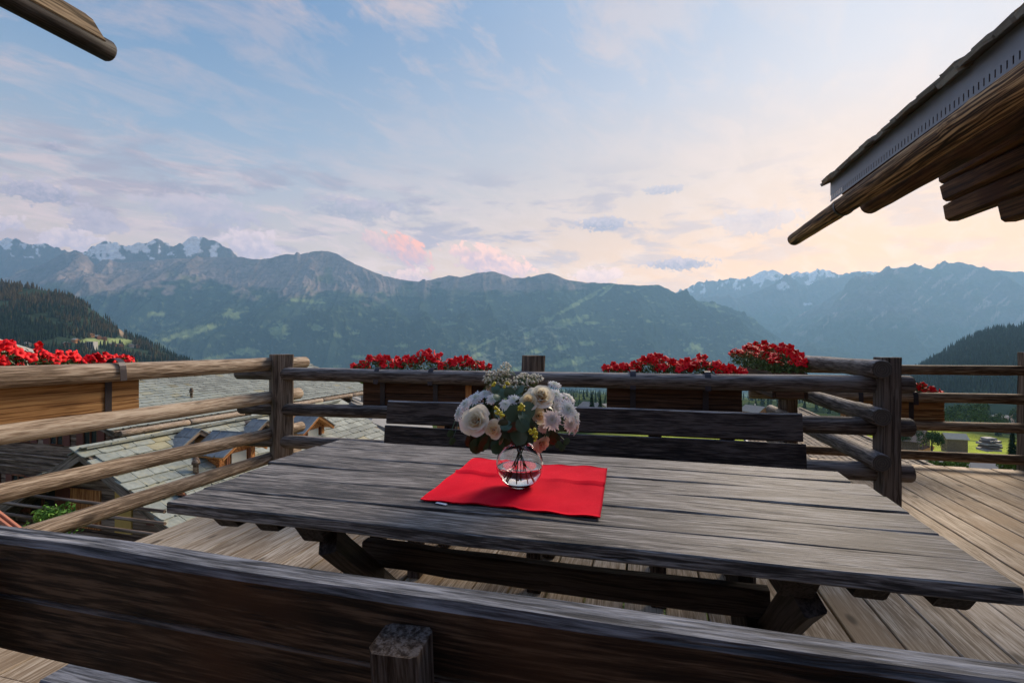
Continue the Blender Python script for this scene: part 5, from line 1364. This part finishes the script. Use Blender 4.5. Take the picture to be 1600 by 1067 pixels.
def chry_mesh(R_, mat, seed, n=105):
    r = random.Random(seed); V = []; F = []
    for k in range(n):
        t = (k+.5)/n; ang = k*2.39996; th_ = t**.62*1.65
        L = R_*(.36+.68*t)*r.uniform(.80, 1.12); th_ += r.gauss(0, .08); w = R_*.080*r.uniform(.8, 1.2)
        d = Vector((math.sin(th_)*math.cos(ang), math.sin(th_)*math.sin(ang), math.cos(th_)*.62)); s = Vector((-math.sin(ang), math.cos(ang), 0)); o = len(V)
        b = d*R_*.10; upn = d.cross(s)
        for (q, ww, lift) in ((0, .5, 0), (.55, 1., .0), (.86, .95, -.05), (1., .25, -.02)):
            p = b+d*L*q-upn*R_*lift*(-1)+Vector((0, 0, R_*.10*math.sin(q*3)))
            V += [p-s*w*ww, p+s*w*ww]
        for i in range(3): F.append((o+2*i, o+2*i+1, o+2*i+3, o+2*i+2))
    return mesh('chrysanthemum', V, F, (mat,), smooth=False)
DB = 1.87                                              # distance of the bouquet's centre
def bp(px, py, dd=0.): return P(px, py, DB+dd)
def fl(name, me, p, n, s=1., roll=0.):
    return link(name, me, bq, Matrix.Translation(p) @ rot_to(n, roll) @ Matrix.Scale(s*(.88 if name == 'chrysanthemum' else 1), 4))
ROSE = rose_mesh(.049, m_rose, 1); ROSE2 = rose_mesh(.050, m_rose, 9); PEACH = rose_mesh(.042, m_peach, 4, 18); BUD = rose_mesh(.03, m_rose, 6, 12)
CH = [chry_mesh(.050, m_chry, i) for i in range(3)]+[chry_mesh(.048, m_chryp, 7)]
fl('rose', ROSE, bp(744, 657, -.16), (-.30, -.92, .32))
fl('rose', ROSE2, bp(845, 620, -.10), (.12, -.70, .72), .95)
fl('rose_bud', BUD, bp(826, 627, -.13), (0, -.8, .6), 1.1)
fl('rose', PEACH, bp(846, 693, -.08), (.55, -.80, -.25), .72)
fl('rose_bud', BUD, bp(771, 671, -.18), (-.1, -.95, .1), 1.0)
fl('rose_bud', BUD, bp(842, 650, -.12), (.2, -.9, .2), .9)
for (px, py, dd, n, s, k) in [(728, 632, -.10, (-.6, -.5, .6), .72, 0), (744, 622, -.06, (-.4, -.5, .8), .80, 1), (718, 645, -.12, (-.8, -.5, .3), .66, 2), (757, 616, -.01, (-.2, -.4, .9), .66, 0), (724, 664, -.08, (-.8, -.6, -.1), .62, 3),
                              (769, 624, -.08, (-.1, -.8, .6), .5, 1), (790, 632, -.14, (-.1, -.8, .6), .52, 2), (803, 624, -.12, (.1, -.7, .7), .5, 1), (866, 601, 0, (.2, -.4, .9), .62, 0), (868, 618, -.06, (.3, -.6, .7), .74, 1), (888, 621, .0, (.5, -.4, .8), .62, 2),
                              (886, 640, -.08, (.4, -.8, .4), .90, 0), (897, 650, -.03, (.7, -.6, .3), .72, 1), (862, 656, -.13, (.1, -.95, .2), .84, 3), (890, 662, -.06, (.6, -.75, .0), .76, 3), (899, 668, -.02, (.8, -.5, -.2), .60, 3), (873, 636, -.04, (.3, -.8, .5), .6, 1),
                              (848, 668, -.1, (.1, -.9, -.1), .45, 3), (774, 664, -.14, (-.2, -.9, .1), .45, 2), (785, 655, -.1, (0, -.9, .3), .4, 1)]:
    fl('chrysanthemum', CH[k], bp(px, py, dd), n, s, px*.7)
def euc_leaf(seed, mat, R_=.024, pointy=0.):
    r = random.Random(seed); V = [(0, 0, .002)]; F = []; K = 14
    for q in (.5, 1.):
        for k in range(K):
            a = 2*math.pi*k/K; rr = R_*q*(1+pointy*math.cos(a))*(1+.04*r.gauss(0, 1)); V.append((rr*math.cos(a)*(1+pointy*.7), rr*math.sin(a)*(1-pointy*.35), -.15*q*q*R_*abs(math.sin(a))+.004*math.cos(a)*q))
    for k in range(K): F.append((0, 1+k, 1+(k+1) % K)); F.append((1+k, 1+K+k, 1+K+(k+1) % K, 1+(k+1) % K))
    return mesh('leaf', V, F, (mat,), smooth=True)
EU = [euc_leaf(i, m_euc) for i in range(3)]; FO = [euc_leaf(i+5, m_fol, .027, .25) for i in range(3)]
r = random.Random(77)
for (px, py, s, dd) in [(789, 612, .9, -.06), (774, 608, .7, -.02), (811, 608, .95, -.04), (803, 645, 1.15, -.19), (826, 640, 1.25, -.16), (820, 652, 1.2, -.18), (790, 664, .9, -.18), (806, 668, 1.2, -.17), (812, 680, 1.3, -.15), (830, 662, 1.0, -.15), (780, 645, .8, -.15), (776, 602, .6, 0), (794, 676, .9, -.14), (786, 660, .7, -.2), (835, 672, .9, -.13), (814, 596, .6, .02),
                        (776, 620, .6, -.12), (798, 655, 1.0, -.16), (816, 664, 1.0, -.2)]:
    fl('leaf', EU[r.randrange(3)], bp(px, py, dd), (r.gauss(0, .45), -.8+r.gauss(0, .2), r.gauss(.25, .45)), s, r.uniform(0, 6))
for i in range(110):
    a = r.uniform(0, 6.28); q = r.random()**.5
    px = 808+80*q*math.cos(a); py = 654+40*q*math.sin(a)
    fl('leaf', FO[r.randrange(3)], bp(px, py, r.uniform(-.10, .10)), (r.gauss(0, .6), -.7+r.gauss(0, .4), r.gauss(.1, .5)), r.uniform(.6, 1.1), r.uniform(0, 6))
for i in range(26):
    a = r.uniform(0, 6.28); q = r.random()**.5; fl('leaf', EU[r.randrange(3)], bp(805+36*q*math.cos(a), 642+34*q*math.sin(a), -.15+.08*q), (r.gauss(0, .5), -.8, r.gauss(.3, .5)), r.uniform(.5, .95), r.uniform(0, 6))
for (px, py) in [(745, 694), (752, 686), (738, 682), (760, 690), (770, 684), (778, 692), (756, 676)]:
    fl('leaf', FO[r.randrange(3)], bp(px, py, -.06), (r.gauss(0, .3), -.9, r.gauss(0, .3)), 1.0, 4.4+r.gauss(0, .4))
# filler blooms behind and on top
for i in range(16):
    px = r.uniform(745, 875); py = r.uniform(618, 660)
    fl('chrysanthemum', CH[r.randrange(4)], bp(px, py, r.uniform(.06, .16)), (r.gauss(0, .4), .2, .9), .6, r.uniform(0, 6))
def blobs(name, pts, rad, mat, seed, ctr=None):
    rr = random.Random(seed); V = []; F = []
    ico = [(0, 0, 1), (.89, 0, .45), (.28, .85, .45), (-.72, .53, .45), (-.72, -.53, .45), (.28, -.85, .45), (.72, .53, -.45), (-.28, .85, -.45), (-.89, 0, -.45), (-.28, -.85, -.45), (.72, -.53, -.45), (0, 0, -1)]
    fc = [(0, 1, 2), (0, 2, 3), (0, 3, 4), (0, 4, 5), (0, 5, 1), (1, 6, 2), (2, 7, 3), (3, 8, 4), (4, 9, 5), (5, 10, 1), (6, 7, 2), (7, 8, 3), (8, 9, 4), (9, 10, 5), (10, 6, 1), (11, 7, 6), (11, 8, 7), (11, 9, 8), (11, 10, 9), (11, 6, 10)]
    inv = WM[bq].inverted()
    for p in pts:
        o = len(V); s = rad*rr.uniform(.6, 1.3)
        V += [inv @ (p+Vector(c)*s*rr.uniform(.75, 1.2)) for c in ico]; F += [tuple(o+k for k in f) for f in fc]
    return V, F
def sticks(V, F, segs, w):
    inv = WM[bq].inverted()
    for a, b, ww in segs:
        a = Vector(a); b = Vector(b); o = len(V); n = (b-a).normalized(); x = n.orthogonal().normalized(); y = n.cross(x)
        for c in (a, b):
            for k in range(4): V.append(inv @ (c+(x*math.cos(k*1.571)+y*math.sin(k*1.571))*ww))
        for k in range(4): F.append((o+k, o+(k+1) % 4, o+4+(k+1) % 4, o+4+k))
for gi, (cx, cy, ex, ey, n, dd) in enumerate([(778, 590, 22, 14, 150, .04), (790, 574, 9, 9, 40, .05), (826, 591, 24, 9, 170, .05), (806, 603, 24, 9, 80, .02), (762, 590, 9, 9, 40, .03)]):
    pts = []
    for i in range(n):
        a = r.uniform(0, 6.28); q = math.sqrt(r.random()); pts.append(bp(cx+ex*q*math.cos(a), cy+ey*q*math.sin(a), dd+r.uniform(-.05, .05)))
    V, F = blobs('b', pts, .0040, m_gyp, gi)
    o = link('baby_breath_sprig', mesh('baby_breath_sprig', V, F, (m_gyp,), smooth=True), bq, WM[bq].copy()); o['kind'] = 'stuff'
    V = []; F = []
    root = bp(808, 665, .02); hub = bp(cx, cy+ey*.9+6, dd)
    mids = [hub+Vector((r.gauss(0, .014), r.gauss(0, .014), r.gauss(0, .008))) for _ in range(8)]
    sg = [(root, hub, .0014)]+[(hub, m_, .0009) for m_ in mids]+[(mids[r.randrange(8)], p, .0005) for p in pts]
    sticks(V, F, sg, 0); o = link('sprig_stems', mesh('sprig_stems', V, F, (m_stem,)), bq, WM[bq].copy()); o['kind'] = 'stuff'
V0 = []
for gi, (cx, cy, m_) in enumerate([(770, 601, m_yel), (793, 600, m_yel), (778, 644, m_yel), (783, 648, m_yel), (814, 638, m_yel), (816, 634, m_yel), (836, 676, m_yel), (831, 674, m_yel), (837, 683, m_yel)]):
    pts = [bp(cx+r.gauss(0, 2.0), cy+r.gauss(0, 2.4), -.21 if cy > 620 else -.05) for _ in range(7)]
    V, F = blobs('y', pts, .0050, m_yel, gi); link('yellow_bloom', mesh('yellow_bloom', V, F, (m_yel,), smooth=True), bq, WM[bq].copy())
# stems down into the water
for k in range(11):
    a = k*2.4; top = VB+Vector((.035*math.cos(a), .035*math.sin(a), .20)); bot = VB+Vector((-.042*math.cos(a+.4), -.042*math.sin(a+.4), .030+.008*(k % 3)))
    V, F = [], []; mid = top.lerp(bot, .45)*1.0; mid = Vector((VB.x+.006*math.cos(a*3), VB.y+.006*math.sin(a*2), mid.z))
    sticks(V, F, [(top, mid, .0026), (mid, bot, .0024)], 0); link('stem', mesh('stem', V, F, (m_stem,), smooth=True), bq, WM[bq].copy())
for (a, b) in [((862, 668), (885, 690)), ((866, 672), (872, 695)), ((850, 680), (878, 700)), ((716, 660), (706, 690)), ((712, 655), (703, 678))]:
    V, F = [], []; sticks(V, F, [(bp(*a), bp(*b, -.05), .0016)], 0); link('stem', mesh('stem', V, F, (m_fol,)), bq, WM[bq].copy())
    fl('leaf', FO[0], bp(*b, -.05), (.3, -.9, .2), .45, 1.)
